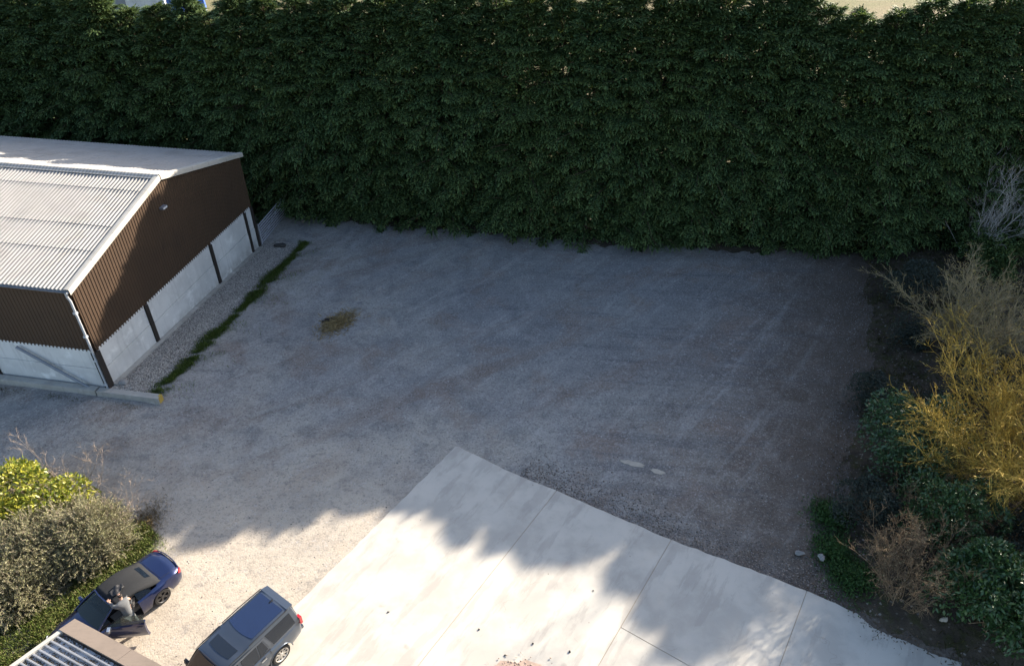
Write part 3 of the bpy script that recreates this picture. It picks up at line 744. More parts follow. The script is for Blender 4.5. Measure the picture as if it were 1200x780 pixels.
# ------------------------------------------------------------------ the tall conifer hedge
def conifer_meshes(seed, H=15.0):
    rg = np.random.default_rng(seed)
    nb = 300
    zb = H * rg.random(nb) ** .84 * .985 + .12
    phi = rg.uniform(0, 6.283, nb)
    def prof_(z): return 2.55 * np.clip(1 - (z / H) ** 3.6, 0, 1) ** .85 * (.80 + .20 * smoothstep(0, 2.5, z)) + .22
    prof = prof_(zb)
    lump = 1 + .16 * np.sin(zb * 2.1 + phi * 2 + seed) + .10 * np.sin(zb * 5.0 + phi * 3)
    L = prof * lump * rg.uniform(.70, 1.20, nb)
    el = .42 - .25 * rg.random(nb) + .80 * (zb / H) ** 3
    D = np.stack([np.cos(phi) * np.cos(el), np.sin(phi) * np.cos(el), np.sin(el)], 1)
    P0 = np.stack([.10 * np.cos(phi), .10 * np.sin(phi), zb], 1)
    P = grow(P0, D, L * 1.05, 6, .06, -.11, rg)
    Rr = np.linspace(1, .12, 6)[None] * (.012 + .014 * L)[:, None]
    wood = tubes(P, Rr, 3)
    ns = 66; allP, allD, allL, allW, allR = [], [], [], [], []
    side = np.stack([-np.sin(phi), np.cos(phi), np.zeros(nb)], 1); wide = rg.uniform(.20, .42, nb)
    for k in range(ns):
        tt = .25 + .75 * ((k + rg.random(nb)) / ns) ** .75
        p, d_ = along(P, tt); d_ = d_ / np.linalg.norm(d_, axis=1, keepdims=True)
        lat = rg.normal(0, 1, nb); o_ = lat * wide * (1.25 - .75 * tt)
        dd = d_ * .9 + side * (lat * .55)[:, None] + np.stack([np.zeros(nb), np.zeros(nb), rg.normal(.0, .16, nb) - .35 * tt ** 2], 1)
        p = p + side * o_[:, None] + np.stack([np.zeros(nb)] * 2 + [rg.normal(0, .05, nb) - .30 * o_ ** 2], 1)
        allP.append(p); allD.append(dd); allL.append(rg.uniform(.26, .60, nb) * (.75 + .25 * L / 2.5)); allW.append(rg.uniform(.12, .24, nb)); allR.append(rg.normal(0, .35, nb))
    nf = 2600; zf = H * rg.random(nf) * .95 + .1; af = rg.uniform(0, 6.283, nf); rf = prof_(zf) * np.sqrt(rg.random(nf)) * .62
    allP.append(np.stack([rf * np.cos(af), rf * np.sin(af), zf], 1)); allD.append(np.stack([np.cos(af), np.sin(af), rg.normal(-.3, .5, nf)], 1))
    allL.append(rg.uniform(.35, .65, nf)); allW.append(rg.uniform(.3, .5, nf)); allR.append(rg.normal(0, 1, nf))
    P_ = np.concatenate(allP); lv = scatter(SPRAY_V, SPRAY_F, P_, np.concatenate(allD), np.concatenate(allL), np.concatenate(allW), np.concatenate(allR))
    crown = np_mesh('crown', *lv); crown.materials.append(M['needle'])
    tr = tubes(np.array([[(0, 0, -.5), (.02, 0, 2), (-.03, .03, 6), (.02, 0, 10), (0, 0, H - .4)]], float), np.array([[.24, .20, .15, .09, .02]]), 8)
    tm, tf = merge([tr, wood]); trunk = np_mesh('trunk', tm, tf); trunk.materials.append(M['bark'])
    return crown, trunk
variants = [conifer_meshes(11 + i) for i in range(5)]
HX = [-49, -36, -27, -26, -24, -23, -21, -20, -18.6, -14, -7, 0, 10, 12, 15, 17, 18.2, 20.8, 23.0, 27, 29, 32.7, 36, 40]
HH = [14.2, 14.2, 14.4, 13.5, 13.5, 14.4, 14.4, 13.5, 14.4, 14.8, 15.1, 15.7, 15.8, 15.9, 16.5, 15.9, 15.2, 14.3, 15.35, 15.4, 15.6, 16.1, 16.9, 17.4]
hx = -49.0; i = 0
rh = np.random.default_rng(5)
while hx < 36.8:
    crown, trunk = variants[i % 5]
    y = float(hedge_y(hx)) + rh.uniform(-.35, .35)
    H = float(np.interp(hx, HX, HH)) + rh.uniform(-.3, .35)
    t = empty('conifer_tree', (hx, y, ghs(hx, y) - .05 if y < 55 else 0), rh.uniform(0, 6.28))
    tag(t, 'tall dark green conifer growing in the dense hedge row behind the yard', 'conifer tree', 'conifers of the tall hedge')
    sc_ = H / 15.0; t.scale = (rh.uniform(.92, 1.08), rh.uniform(.92, 1.08), sc_)
    t.rotation_euler = (rh.normal(0, .012), rh.normal(0, .012), rh.uniform(0, 6.28))
    for nm, me in (('trunk', trunk), ('crown', crown)): link(bpy.data.objects.new(nm, me), t)
    hx += 1.95 + rh.uniform(-.3, .3); i += 1

# ------------------------------------------------------------------ shrubs of the right-hand bank
def bare_shrub(name, loc, label, cat, mat, seed, n_stem, h, spread, n_side, n_twig, lift=.05, wander=.10, r0=.03, buds=None, lean=(0, 0), bud_len=.07, group=None, arch=0.0, base_r=.25, twl=.38):
    rg = np.random.default_rng(seed); t = empty(name, loc)
    tag(t, label, cat, group)
    a = rg.uniform(0, 6.283, n_stem); rr = np.sqrt(rg.random(n_stem)) * base_r
    P0 = np.stack([rr * np.cos(a), rr * np.sin(a), np.full(n_stem, -.15)], 1)
    sp = rg.uniform(.15, 1.0, n_stem) * spread
    D = np.stack([np.cos(a) * sp + lean[0], np.sin(a) * sp + lean[1], np.ones(n_stem)], 1)
    L = h * rg.uniform(.65, 1.12, n_stem) * (1 + .25 * sp)
    A = grow(P0, D, L, 9, wander, lift - arch, rg)
    ra = np.linspace(1, .22, 9)[None] * r0 * rg.uniform(.6, 1.2, n_stem)[:, None]
    V1 = tubes(A, ra, 5)
    np_obj('stem', *V1, mat, t)
    idx = np.repeat(np.arange(n_stem), n_side); tt = rg.uniform(.25, .97, len(idx))
    p, d = along(A[idx], tt); d = d / np.linalg.norm(d, axis=1, keepdims=True)
    d2 = d + sph(len(idx), rg) * .75
    B = grow(p, d2, L[idx] * rg.uniform(.16, .36, len(idx)) * (1.15 - .5 * tt), 6, wander * 1.2, lift, rg)
    parts = [tubes(B, np.linspace(1, .3, 6)[None] * (r0 * .36) * np.ones((len(idx), 1)), 3)]
    id2 = np.repeat(np.arange(len(idx)), n_twig); t2 = rg.uniform(.15, 1, len(id2))
    p, d = along(B[id2], t2); d = d / np.linalg.norm(d, axis=1, keepdims=True)
    C = grow(p, d + sph(len(id2), rg) * .8, rg.uniform(.5, 1.2, len(id2)) * twl, 4, wander * 1.3, lift, rg)
    parts.append(tubes(C, np.linspace(1, .45, 4)[None] * (r0 * .20 + .0025) * np.ones((len(id2), 1)), 3))
    o = np_obj('twigs', *merge(parts), mat, t); o['kind'] = 'stuff'
    if buds:
        m_, nb_ = buds
        id3 = rg.integers(0, len(C), nb_); p, d = along(C[id3], rg.uniform(.2, 1, nb_))
        V = scatter(NARROW_V * np.array([1, 1.6, 1]), NARROW_F, p, d / np.linalg.norm(d, axis=1, keepdims=True) + sph(nb_, rg) * .8, bud_len * rg.uniform(.6, 1.5, nb_), bud_len * rg.uniform(.7, 1.3, nb_), rg.uniform(0, 6.28, nb_))
        o = np_obj('bud', *V, m_, t); o['kind'] = 'stuff'
    return t

def leafy_shrub(name, loc, label, cat, mat, seed, rx, ry, h, n_leaf, leaf_len, leaf_w, tmpl='leaf', lobes=14, group=None, stem_mat='twig_brown', droop=-.15, rz=0.0, fill=.25, gaps=.12):
    """leaves on many lobes spread over a dome, with stems inside"""
    rg = np.random.default_rng(seed); t = empty(name, loc, rz); tag(t, label, cat, group)
    # lobes: clump centres over the dome
    v = sph(lobes * 4, rg); v = v[v[:, 2] > -.12][:lobes]; m = len(v)
    cen = v * np.array([rx, ry, h]) * rg.uniform(.55, .78, (m, 1)); cen[:, 2] = np.abs(cen[:, 2]) + .12 * h
    rad = rg.uniform(.26, .44, m) * (rx + ry + h) / 3
    k = rg.integers(0, m, n_leaf); q = sph(n_leaf, rg); q[:, 2] = np.where(q[:, 2] < -.5, -q[:, 2], q[:, 2])
    rr = 1 - fill * rg.random(n_leaf) ** 1.5
    P = cen[k] + q * (rad[k] * rr)[:, None] * np.array([1, 1, .9])
    P[:, 2] = np.maximum(P[:, 2], .03 + .15 * rg.random(n_leaf))
    hole = np.sin(P[:, 0] * 4.1 + seed) * np.sin(P[:, 1] * 3.7) * np.sin(P[:, 2] * 4.5) > (.62 - gaps)
    P, q = P[~hole], q[~hole]; n = len(P)
    D = q * .8 + sph(n, rg) * .9 + np.array([0, 0, droop])
    tv, tf = {'leaf': (LEAF_V, LEAF_F), 'narrow': (NARROW_V, NARROW_F), 'spray': (SPRAY_V, SPRAY_F)}[tmpl]
    V = scatter(tv, tf, P, D, leaf_len * rg.uniform(.6, 1.3, n), leaf_w * rg.uniform(.7, 1.3, n), rg.normal(0, .9, n))
    o = np_obj('foliage', *V, mat, t); o['kind'] = 'stuff'
    S0 = np.stack([rg.normal(0, rx * .18, m * 2), rg.normal(0, ry * .18, m * 2), np.full(m * 2, -.2)], 1)
    tip = cen[np.arange(m * 2) % m] + rg.normal(0, .15, (m * 2, 3))
    f = np.linspace(0, 1, 6)[None, :, None]; A = S0[:, None] * (1 - f) + tip[:, None] * f; A[:, :, 2] += .15 * np.sin(f[..., 0] * 3.14)
    np_obj('stem', *tubes(A, np.linspace(1, .3, 6)[None] * .03 * np.ones((m * 2, 1)), 4), M[stem_mat], t)
    return t

def gz(x, y): return (x, y, ghs(x, y))
bare_shrub('bare_shrub', gz(29.9, 40.6), 'tall grey leafless shrub standing against the dark hedge at the right', 'bare shrub', M['twig_grey'], 21, 20, 6.2, .75, 10, 6, .02, .09, .034, twl=.6)
bare_shrub('elder_bush', gz(24.2, 29.9), 'wide leafless tan bush with branches fanning out above the willow', 'bare bush', M['twig_tan'], 22, 50, 4.9, 1.05, 14, 8, .03, .13, .030, (M['catkin'], 5200), (.0, -.02), .09, twl=.45, base_r=.5)
bare_shrub('willow_bush', gz(22.2, 20.3), 'big golden twigged willow spreading its yellow branches over the dark evergreens', 'willow', M['twig_yellow'], 23, 50, 6.0, 1.2, 22, 9, .015, .085, .027, (M['twig_yellow'], 12000), (-.38, .12), .10, twl=.55, base_r=.6)
bare_shrub('dead_stem_bush', gz(14.5, 15.9), 'dry brown leafless bush of upright stems at the corner of the slab', 'dead bush', M['twig_brown'], 24, 46, 2.9, .42, 9, 7, .0, .13, .018, (M['twig_tan'], 1600), (-.08, 0), .06, twl=.28, base_r=.75)
leafy_shrub('ivy_bush', gz(17.7, 22.3), 'glossy dark ivy bush with bright highlights under the willow branches', 'evergreen bush', M['ivy'], 31, 2.3, 2.2, 3.5, 9000, .17, .16, 'leaf', 18)
leafy_shrub('holly_bush', gz(17.4, 18.7), 'dark green evergreen bush between the willow and the large laurel', 'evergreen bush', M['laurel_dark'], 32, 2.0, 2.0, 3.2, 7500, .16, .15, 'leaf', 16)
leafy_shrub('laurel_bush', gz(16.9, 14.9), 'large rounded dark laurel at the lower right beside the dead stems', 'laurel', M['laurel_dark'], 33, 2.2, 2.0, 3.2, 12500, .20, .17, 'leaf', 20)
leafy_shrub('bramble_thicket', gz(14.8, 19.6), 'dusky blue green bramble clump above the dead stemmed bush', 'bramble', M['bramble'], 34, 1.5, 1.6, 1.7, 6000, .11, .10, 'leaf', 14)
leafy_shrub('bramble_thicket', gz(18.2, 26.8), 'dark bramble clump on the bank left of the willow tips', 'bramble', M['bramble'], 35, 1.5, 1.6, 1.6, 5000, .12, .10, 'leaf', 14)
leafy_shrub('bramble_thicket', gz(24.6, 35.2), 'dark bramble clump behind the leafless tan bush', 'bramble', M['bramble'], 36, 3.0, 2.6, 2.3, 9000, .13, .12, 'leaf', 18)
leafy_shrub('bramble_thicket', gz(27.2, 27.4), 'dark undergrowth below the leafless tan bush at the right edge', 'bramble', M['bramble'], 37, 3.2, 3.6, 2.3, 9000, .13, .12, 'leaf', 18)
leafy_shrub('bramble_thicket', gz(19.3, 12.2), 'dark grey green scrub right of the large laurel in the corner', 'bramble', M['bramble'], 38, 1.6, 1.7, 1.6, 6000, .11, .10, 'leaf', 14)
leafy_shrub('bramble_thicket', gz(20.6, 16.9), 'dark tangle at the right edge between the large laurel and the willow', 'bramble', M['bramble'], 51, 2.2, 2.2, 2.0, 8000, .12, .11, 'leaf', 16)
leafy_shrub('bramble_thicket', gz(21.8, 25.0), 'dark tangle showing through the upper branches of the willow', 'bramble', M['bramble'], 52, 2.6, 2.4, 2.0, 8000, .12, .11, 'leaf', 16)
leafy_shrub('bramble_thicket', gz(21.6, 31.8), 'low dark bramble on the bank left of the leafless tan bush', 'bramble', M['bramble'], 53, 1.6, 1.9, 1.2, 5000, .11, .10, 'leaf', 14)
bare_shrub('dead_stem_bush', gz(16.4, 18.2), 'thin bare twigs standing over the dusky bramble by the evergreens', 'dead bush', M['twig_brown'], 54, 26, 2.6, .5, 8, 6, .0, .13, .013, None, (-.05, 0), .06, twl=.28, base_r=.8)
leafy_shrub('conifer_shrub', gz(30.6, 39.2), 'low dark evergreen below the tall grey shrub near the hedge', 'evergreen bush', M['needle'], 39, 2.6, 2.4, 2.6, 4200, .34, .26, 'spray', 16)
for k, (tx, ty, th_) in enumerate(((39.6, 41.2, 17.0), (42.6, 39.5, 17.0), (46.0, 37.5, 16.5))):
    bare_shrub('bare_tree', gz(tx, ty), ('leafless tree just past the right end of the hedge', 'leafless tree second along past the hedge end', 'leafless tree farthest past the hedge end')[k], 'tree', M['twig_grey'], 80 + k, 16, th_, .40, 30, 9, .02, .06, .10, twl=.9, base_r=.4, group='leafless trees past the hedge')
# weeds, bank grass
def weeds(name, cx, cy, rx, ry, n, ln, mat, seed, hmax=.5):
    rg = np.random.default_rng(seed); x = cx + rg.normal(0, rx, n); y = cy + rg.normal(0, ry, n)
    z = gh(x, y) + rg.random(n) * hmax * np.exp(-((x - cx) / rx / 1.8) ** 2 - ((y - cy) / ry / 1.8) ** 2)
    D = sph(n, rg) + np.array([0, 0, .6]); V = scatter(LEAF_V, LEAF_F, np.stack([x, y, z], 1), D, ln * rg.uniform(.6, 1.4, n), ln * rg.uniform(.6, 1.1, n), rg.normal(0, .8, n))
    return tag(np_obj(name, *V, mat), kind='stuff')
rgw = np.random.default_rng(50)
Vw = []
for (cx, cy, rx, ry, n, hm) in ((13.4, 19.7, .38, .45, 2600, .55), (12.9, 17.9, .36, .5, 2400, .5), (13.1, 16.6, .42, .42, 2600, .55)):
    x = cx + rgw.normal(0, rx, n); y = cy + rgw.normal(0, ry, n)
    z = gh(x, y) + rgw.random(n) * hm * np.exp(-((x - cx) / rx / 1.8) ** 2 - ((y - cy) / ry / 1.8) ** 2)
    Vw.append(scatter(LEAF_V, LEAF_F, np.stack([x, y, z], 1), sph(n, rgw) + np.array([0, 0, .5]), .12 * rgw.uniform(.6, 1.4, n), .11 * rgw.uniform(.6, 1.1, n), rgw.normal(0, .8, n)))
tag(np_obj('weed_patch', *merge(Vw), M['nettle']), kind='stuff')
n = 110000; x = rng.uniform(11, 36, n); y = rng.uniform(11, 43, n); d = bank_side(x, y)
dens = np.clip(.35 + .5 * np.sin(x * 1.1 + y * .5) * np.sin(y * .9 - x * .4) + .25 * np.sin(x * 3 + y * 2.2), .03, 1) * np.clip((d + .5) / 2.0, 0, 1)
k_ = (rng.random(n) < dens) & (d < 9)
grass_patch('bank_grass', x[k_], y[k_], .30, M['bankgrass'], rng, .8)
# dead leaves and debris along the foot of the bank and the slab corner
n = 50000; x = rng.uniform(9, 26, n); y = rng.uniform(11, 43, n); d = bank_side(x, y)
k_ = np.abs(d - .1 + rng.normal(0, .45, n)) < .7
x, y = x[k_], y[k_]; n = len(x)
tag(np_obj('fallen_leaves', *scatter(LEAF_V, LEAF_F, np.stack([x, y, gh(x, y) + .03], 1), np.stack([rng.normal(0, 1, n), rng.normal(0, 1, n), rng.normal(0, .15, n)], 1), rng.uniform(.05, .11, n), rng.uniform(.06, .10, n), rng.normal(0, .3, n)), foliage('dead_leaf', [(.03, .022, .014), (.07, .045, .025), (.14, .10, .07)], .8, .05, .2)), kind='stuff')

# ------------------------------------------------------------------ loose stones over the yard
n = 110000; x = rng.uniform(-24, 22, n); y = rng.uniform(13, 46, n); d = bank_side(x, y)
rel = np.stack([x, y], 1) - O2; a_ = rel @ E1; b_ = rel @ E2
off = ~((a_ > -.05) & (b_ > apron_edge(a_) - .05) & (a_ < 30)) & (d < .4) & (y < hedge_y(x) - 2.2) & ~((x < -12.5) & (x + 20.19 < (y - 27.3) * .176 + 3.2) & (y > 26))
dens = .45 + .5 * (np.sin(x * .6 + 2) * np.sin(y * .5 + x * .2) > .2) + .8 * np.exp(-(d / 1.6) ** 2) + .9 * np.exp(-((b_ - apron_edge(a_) + .5) / .8) ** 2) * (a_ > 1)
dens = dens * (1 - .88 * smoothstep(26, 21, y) * smoothstep(2, -5, x))
k_ = off & (rng.random(n) < dens); x, y = x[k_], y[k_]; n = len(x)
tag(np_obj('loose_stones', *rocks(np.stack([x, y, gh(x, y) + .004], 1), .024 + .045 * rng.random(n) ** 2.5 + .05 * (rng.random(n) < .02) * rng.random(n), rng), M['pebble']), kind='stuff')
# earth spill along the slab edge
n = 5000; a_ = rng.uniform(3.5, 17, n); b_ = -np.abs(rng.normal(.0, .75, n)) + .04 * rng.random(n) + apron_edge(a_)
p = O2[None] + a_[:, None] * E1 + b_[:, None] * E2
tag(np_obj('soil_crumbs', *rocks(np.stack([p[:, 0], p[:, 1], gh(p[:, 0], p[:, 1]) + .015], 1), .025 + .075 * rng.random(n) ** 2.5, rng, .5), pebble_material('soil_crumb', (.10, .082, .072), (.30, .26, .23))), kind='stuff')

# straw heap with a charred timber beside it
n = 1500; x = -10.2 + rng.normal(0, .42, n); y = 34.0 + rng.normal(0, .62, n); x += (y - 34) * .35
z = gh(x, y) + .22 * np.exp(-((x + 10.2) ** 2 + (y - 34) ** 2) / .5) * rng.random(n)
so = np_obj('straw_heap', *scatter(NARROW_V, NARROW_F, np.stack([x, y, z + .015], 1), np.stack([rng.normal(0, 1, n), rng.normal(0, 1, n), rng.normal(0, .2, n)], 1), rng.uniform(.15, .40, n), rng.uniform(.10, .22, n), rng.uniform(0, 6.28, n)), M['straw'])
tag(so, 'scattered heap of old straw on the left part of the yard', 'straw')
mb = MB(); mb.box(-.30, .30, -.07, .07, 0, .12); mb.box(-.12, .34, .05, .15, .02, .16)
o = mb.build('charred_timber', M['wood_dark']); o.location = (-10.85, 34.15, ghs(-10.85, 34.15) - .01); o.rotation_euler = (0, 0, .25); tag(o, 'dark charred timber lying at the left of the straw heap', 'timber')
def slabby(name, pts, z, th, mat, label, cat):
    o = empty(name, (pts[0][0], pts[0][1], 0)); mb = MB(); mb.prism([(x - pts[0][0], y - pts[0][1]) for x, y in pts], z - .1, z + th)
    bo = mb.build(name, mat); bo.location = o.location; bpy.data.objects.remove(o); tag(bo, label, cat); return bo
def ragged(cx, cy, rx, ry, rot, seed, n=22):
    rg = random.Random(seed); out = []
    for i in range(n):
        a = 2 * math.pi * i / n; r = rg.uniform(.7, 1.1); x, y = rx * r * math.cos(a), ry * r * math.sin(a)
        out.append((cx + x * math.cos(rot) - y * math.sin(rot), cy + x * math.sin(rot) + y * math.cos(rot)))
    return out
slabby('mortar_patch', ragged(5.55, 22.85, .62, .17, -.30, 3), ghs(5.5, 22.8), .02, M['pale'], 'longer pale patch of spilt mortar on the dark stone near the slab', 'mortar patch')
slabby('mortar_patch', ragged(6.62, 22.35, .42, .14, -.30, 4), ghs(6.6, 22.4), .018, M['pale'], 'shorter pale mortar patch just right of the longer one', 'mortar patch')
rp = slabby('rubble_patch', ragged(.25, 12.9, 1.0, .55, -.1, 5), .055, .035, M['rubble'], 'pinkish patch of crumbled rubble on the bright slab at the bottom edge', 'rubble')
n = 260; x = .25 + rng.normal(0, .55, n); y = 12.9 + rng.normal(0, .3, n)
o = np_obj('crumb', *rocks(np.stack([x - rp.location.x, y - rp.location.y, np.full(n, .095) - rp.location.z], 1), .03 + .08 * rng.random(n) ** 2, rng), M['rubble'], rp); o['kind'] = 'stuff'
for k, (px, py, s_) in enumerate(((.75, 14.05, .07), (2.05, 13.75, .08), (-1.2, 14.6, .06), (-4.6, 15.3, .06), (3.1, 16.2, .05), (-.25, 13.62, .06))):
    boulder('loose_pebble', (px, py, .07), (s_ * 1.2, s_ * .9, s_ * .8), M['darkrock'], 'small dark pebble lying alone on the bright concrete slab', 'pebble', 'pebbles on the bright slab', 60 + k)

# ------------------------------------------------------------------ shrubs and grass on the left
leafy_shrub('spotted_laurel', gz(-20.0, 19.4), 'bright yellow green laurel at the left edge behind the olive bush', 'laurel', M['laurel_yellow'], 41, 3.0, 1.7, 2.8, 11500, .20, .17, 'leaf', 26, droop=-.05)
def spiky_bush(name, loc, label, cat, seed, rx, ry, h, n_shoot, group=None):
    """dome of arching shoots, each set with narrow grey olive leaves"""
    rg = np.random.default_rng(seed); t = empty(name, loc); tag(t, label, cat, group)
    q = sph(n_shoot, rg); q[:, 2] = np.abs(q[:, 2]) * 1.0
    P0 = q * np.array([rx, ry, h]) * rg.uniform(.45, .85, (n_shoot, 1)) * (1 + .12 * np.sin(q[:, 0:1] * 9 + seed) * np.sin(q[:, 1:2] * 8))
    P0[:, 2] = np.maximum(P0[:, 2], .05)
    A = grow(P0, q + sph(n_shoot, rg) * .55 + np.array([0, 0, .35]), rg.uniform(.30, .75, n_shoot), 5, .16, -.02, rg)
    o = np_obj('shoots', *tubes(A, np.linspace(1, .5, 5)[None] * .008 * np.ones((n_shoot, 1)), 3), M['twig_pale'], t); o['kind'] = 'stuff'
    nl = 22; k = np.repeat(np.arange(n_shoot), nl); p, d = along(A[k], rg.uniform(.1, 1, len(k))); d = d / np.linalg.norm(d, axis=1, keepdims=True)
    V = scatter(NARROW_V * np.array([1, 1.5, 1]), NARROW_F, p, d * .8 + sph(len(k), rg) * .8, rg.uniform(.04, .09, len(k)), rg.uniform(.06, .10, len(k)), rg.uniform(0, 6.28, len(k)))
    o = np_obj('foliage', *V, M['olive'], t); o['kind'] = 'stuff'
    B0 = np.stack([rg.normal(0, rx * .2, 60), rg.normal(0, ry * .2, 60), np.full(60, -.1)], 1); f = np.linspace(0, 1, 5)[None, :, None]
    np_obj('stem', *tubes(B0[:, None] * (1 - f) + P0[:60][:, None] * f, np.linspace(1, .4, 5)[None] * .025 * np.ones((60, 1)), 4), M['twig_brown'], t)
spiky_bush('olive_bush', gz(-17.3, 18.2), 'rounded olive grey bush nearest the drive behind the blue convertible', 'bush', 43, 2.0, 1.8, 2.3, 4400)
spiky_bush('olive_bush', gz(-19.2, 16.1), 'second olive grey bush at the left edge beside the lit grass', 'bush', 44, 2.0, 1.8, 2.2, 4400)
spiky_bush('olive_bush', gz(-18.6, 17.6), 'olive grey bush in the middle of the mound below the yellow green laurel', 'bush', 47, 1.9, 1.8, 2.4, 4200)
bare_shrub('dry_twig_bush', gz(-18.9, 20.9), 'thin pale leafless twigs rising behind the yellow green laurel', 'bare shrub', M['twig_pale'], 45, 24, 3.0, .65, 6, 5, 0, .13, .014, twl=.25, base_r=.9)
bare_shrub('dry_twig_bush', gz(-16.6, 19.6), 'thin dry stalks poking from the right side of the olive bush', 'bare shrub', M['twig_pale'], 46, 20, 2.1, .75, 6, 4, 0, .14, .010, twl=.22, base_r=.5)
n = 60000; u = rng.random(n); v_ = rng.normal(0, 1, n)
px = -14.9 + u * -4.4 + v_ * .42 ; py = 19.3 - u * 7.6 - .25 + v_ * -.28
px2 = rng.uniform(-24, -15.5, n // 2); py2 = rng.uniform(9, 19.5, n // 2)
ln = (py2 - 19.0) * .58 - 15.6; k2 = (px2 < ln + .4) 
px = np.concatenate([px, px2[k2]]); py = np.concatenate([py, py2[k2]])
cl = (np.sin(px * 2.3 + py) * np.sin(py * 1.9 - px * .7) > -.35) | (rng.random(len(px)) < .35)
grass_patch('verge_grass', px[cl], py[cl], .19, M['grass'], rng, .65)
n = 2600; px = -15.3 + rng.normal(0, .35, n); py = 19.4 + rng.normal(0, .6, n); grass_patch('dry_grass', px, py, .16, M['straw'], rng, .9)

# ------------------------------------------------------------------ cars
M['blue_paint'] = simple('dark_blue_metallic_paint', (.008, .017, .070), .28, .55, .5, 1.0, .08, 2, 90)
M['grey_paint'] = simple('grey_metallic_paint', (.062, .078, .105), .30, .6, .5, 1.0, .06, 2, 90)
M['trim_black'] = simple('black_plastic_trim', (.016, .016, .018), .5)
M['tyre'] = simple('tyre_rubber', (.022, .021, .020), .85)
M['rim_dark'] = simple('dark_alloy', (.10, .10, .105), .35, .8, .5)
M['rim_pale'] = simple('pale_alloy', (.55, .52, .48), .35, .6, .5)
M['softtop'] = simple('grey_canvas_roof', (.024, .025, .027), .92, 0, .1, 0, .22, 2.5, 60)
M['glass'] = glass_mat('dark_car_glass', (.008, .013, .022), .82)
M['glass_clear'] = glass_mat('clear_car_glass', (.05, .065, .065), .45)
M['roof_glass'] = simple('sky_painted_roof_glass', (.006, .013, .045), .04, 0, .8, 1.0, .1, 2, 50)  # blue of the reflected sky is painted into the base colour
M['red_lamp'] = simple('red_lamp_plastic', (.42, .012, .016), .2, 0, .6, 1.0, .15, 8, 60)
M['clear_lamp'] = simple('clear_lamp_plastic', (.55, .57, .60), .12, .2, .6, 1.0, .15, 8, 60)
M['seat'] = simple('grey_seat_leather', (.15, .145, .14), .6)
M['carpet'] = simple('black_car_interior', (.018, .018, .02), .9)
M['chrome'] = simple('satin_metal', (.62, .63, .65), .22, .9, .5)
M['plate'] = simple('yellow_number_plate', (.62, .45, .05), .5)

def interp(tab, x): xs_, ys_ = zip(*tab); return float(np.interp(x, xs_, ys_))
class Body:
    """car body from cross sections; x forward, y left, z up"""
    def __init__(s, W, belt, top, bot, arches, zc, ra):
        s.W, s.belt, s.top, s.bot, s.arches, s.zc, s.ra = W, belt, top, bot, arches, zc, ra
    def section(s, x):
        W = interp(s.W, x); bz = interp(s.belt, x); tz = interp(s.top, x); b = interp(s.bot, x)
        arch = 0
        for xa in s.arches:
            if abs(x - xa) < s.ra: arch = max(arch, s.zc + math.sqrt(s.ra ** 2 - (x - xa) ** 2))
        bulge = max([math.exp(-((x - xa) / .42) ** 2) for xa in s.arches]) * .018
        P = [(W - .30, b), (W - .06, b + .02), (W - .015 + bulge * .3, b + .14), (W + bulge, b + .5 * (bz - b)), (W - .012 + bulge, bz - .17), (W - .045, bz - .055), (W - .12, bz), (W * .62, bz + (tz - bz) * .62), (W * .30, bz + (tz - bz) * .92), (0, tz)]
        if arch: P = [(y, max(z, arch + .004 * i)) if i < 6 else (y, z) for i, (y, z) in enumerate(P)]
        return P
    def rows(s, xs):
        out = []
        for x in xs:
            h = s.section(x); out.append([(x, y, z) for y, z in h] + [(x, -y, z) for y, z in h[-2::-1]])
        return out
def loft(mb, rows, skip=lambda i, j: False, cap=True):
    m = len(rows[0]); V = [p for r_ in rows for p in r_]
    F = [(i * m + j, i * m + j + 1, (i + 1) * m + j + 1, (i + 1) * m + j) for i in range(len(rows) - 1) for j in range(m - 1) if not skip(i, j)]
    if cap: F += [tuple(range(m)), tuple(range((len(rows) - 1) * m, len(rows) * m))[::-1]]
    mb.add(V, F); return mb
def slab_patch(mb, quad, th, sub=1):
    """thin plate over a quad of points, thickness along its normal"""
    q = [Vector(p) for p in quad]; n = (q[1] - q[0]).cross(q[3] - q[0]).normalized() * th
    mb.hexa([tuple(p) for p in q], [tuple(p + n) for p in q]); return mb
def poly_plate(mb, pts, n, th):
    k = len(pts); n = Vector(n).normalized() * th
    V = [tuple(p) for p in pts] + [tuple(Vector(p) + n) for p in pts]
    mb.add(V, [tuple(range(k))[::-1], tuple(range(k, 2 * k))] + [(i, (i + 1) % k, k + (i + 1) % k, k + i) for i in range(k)]); return mb

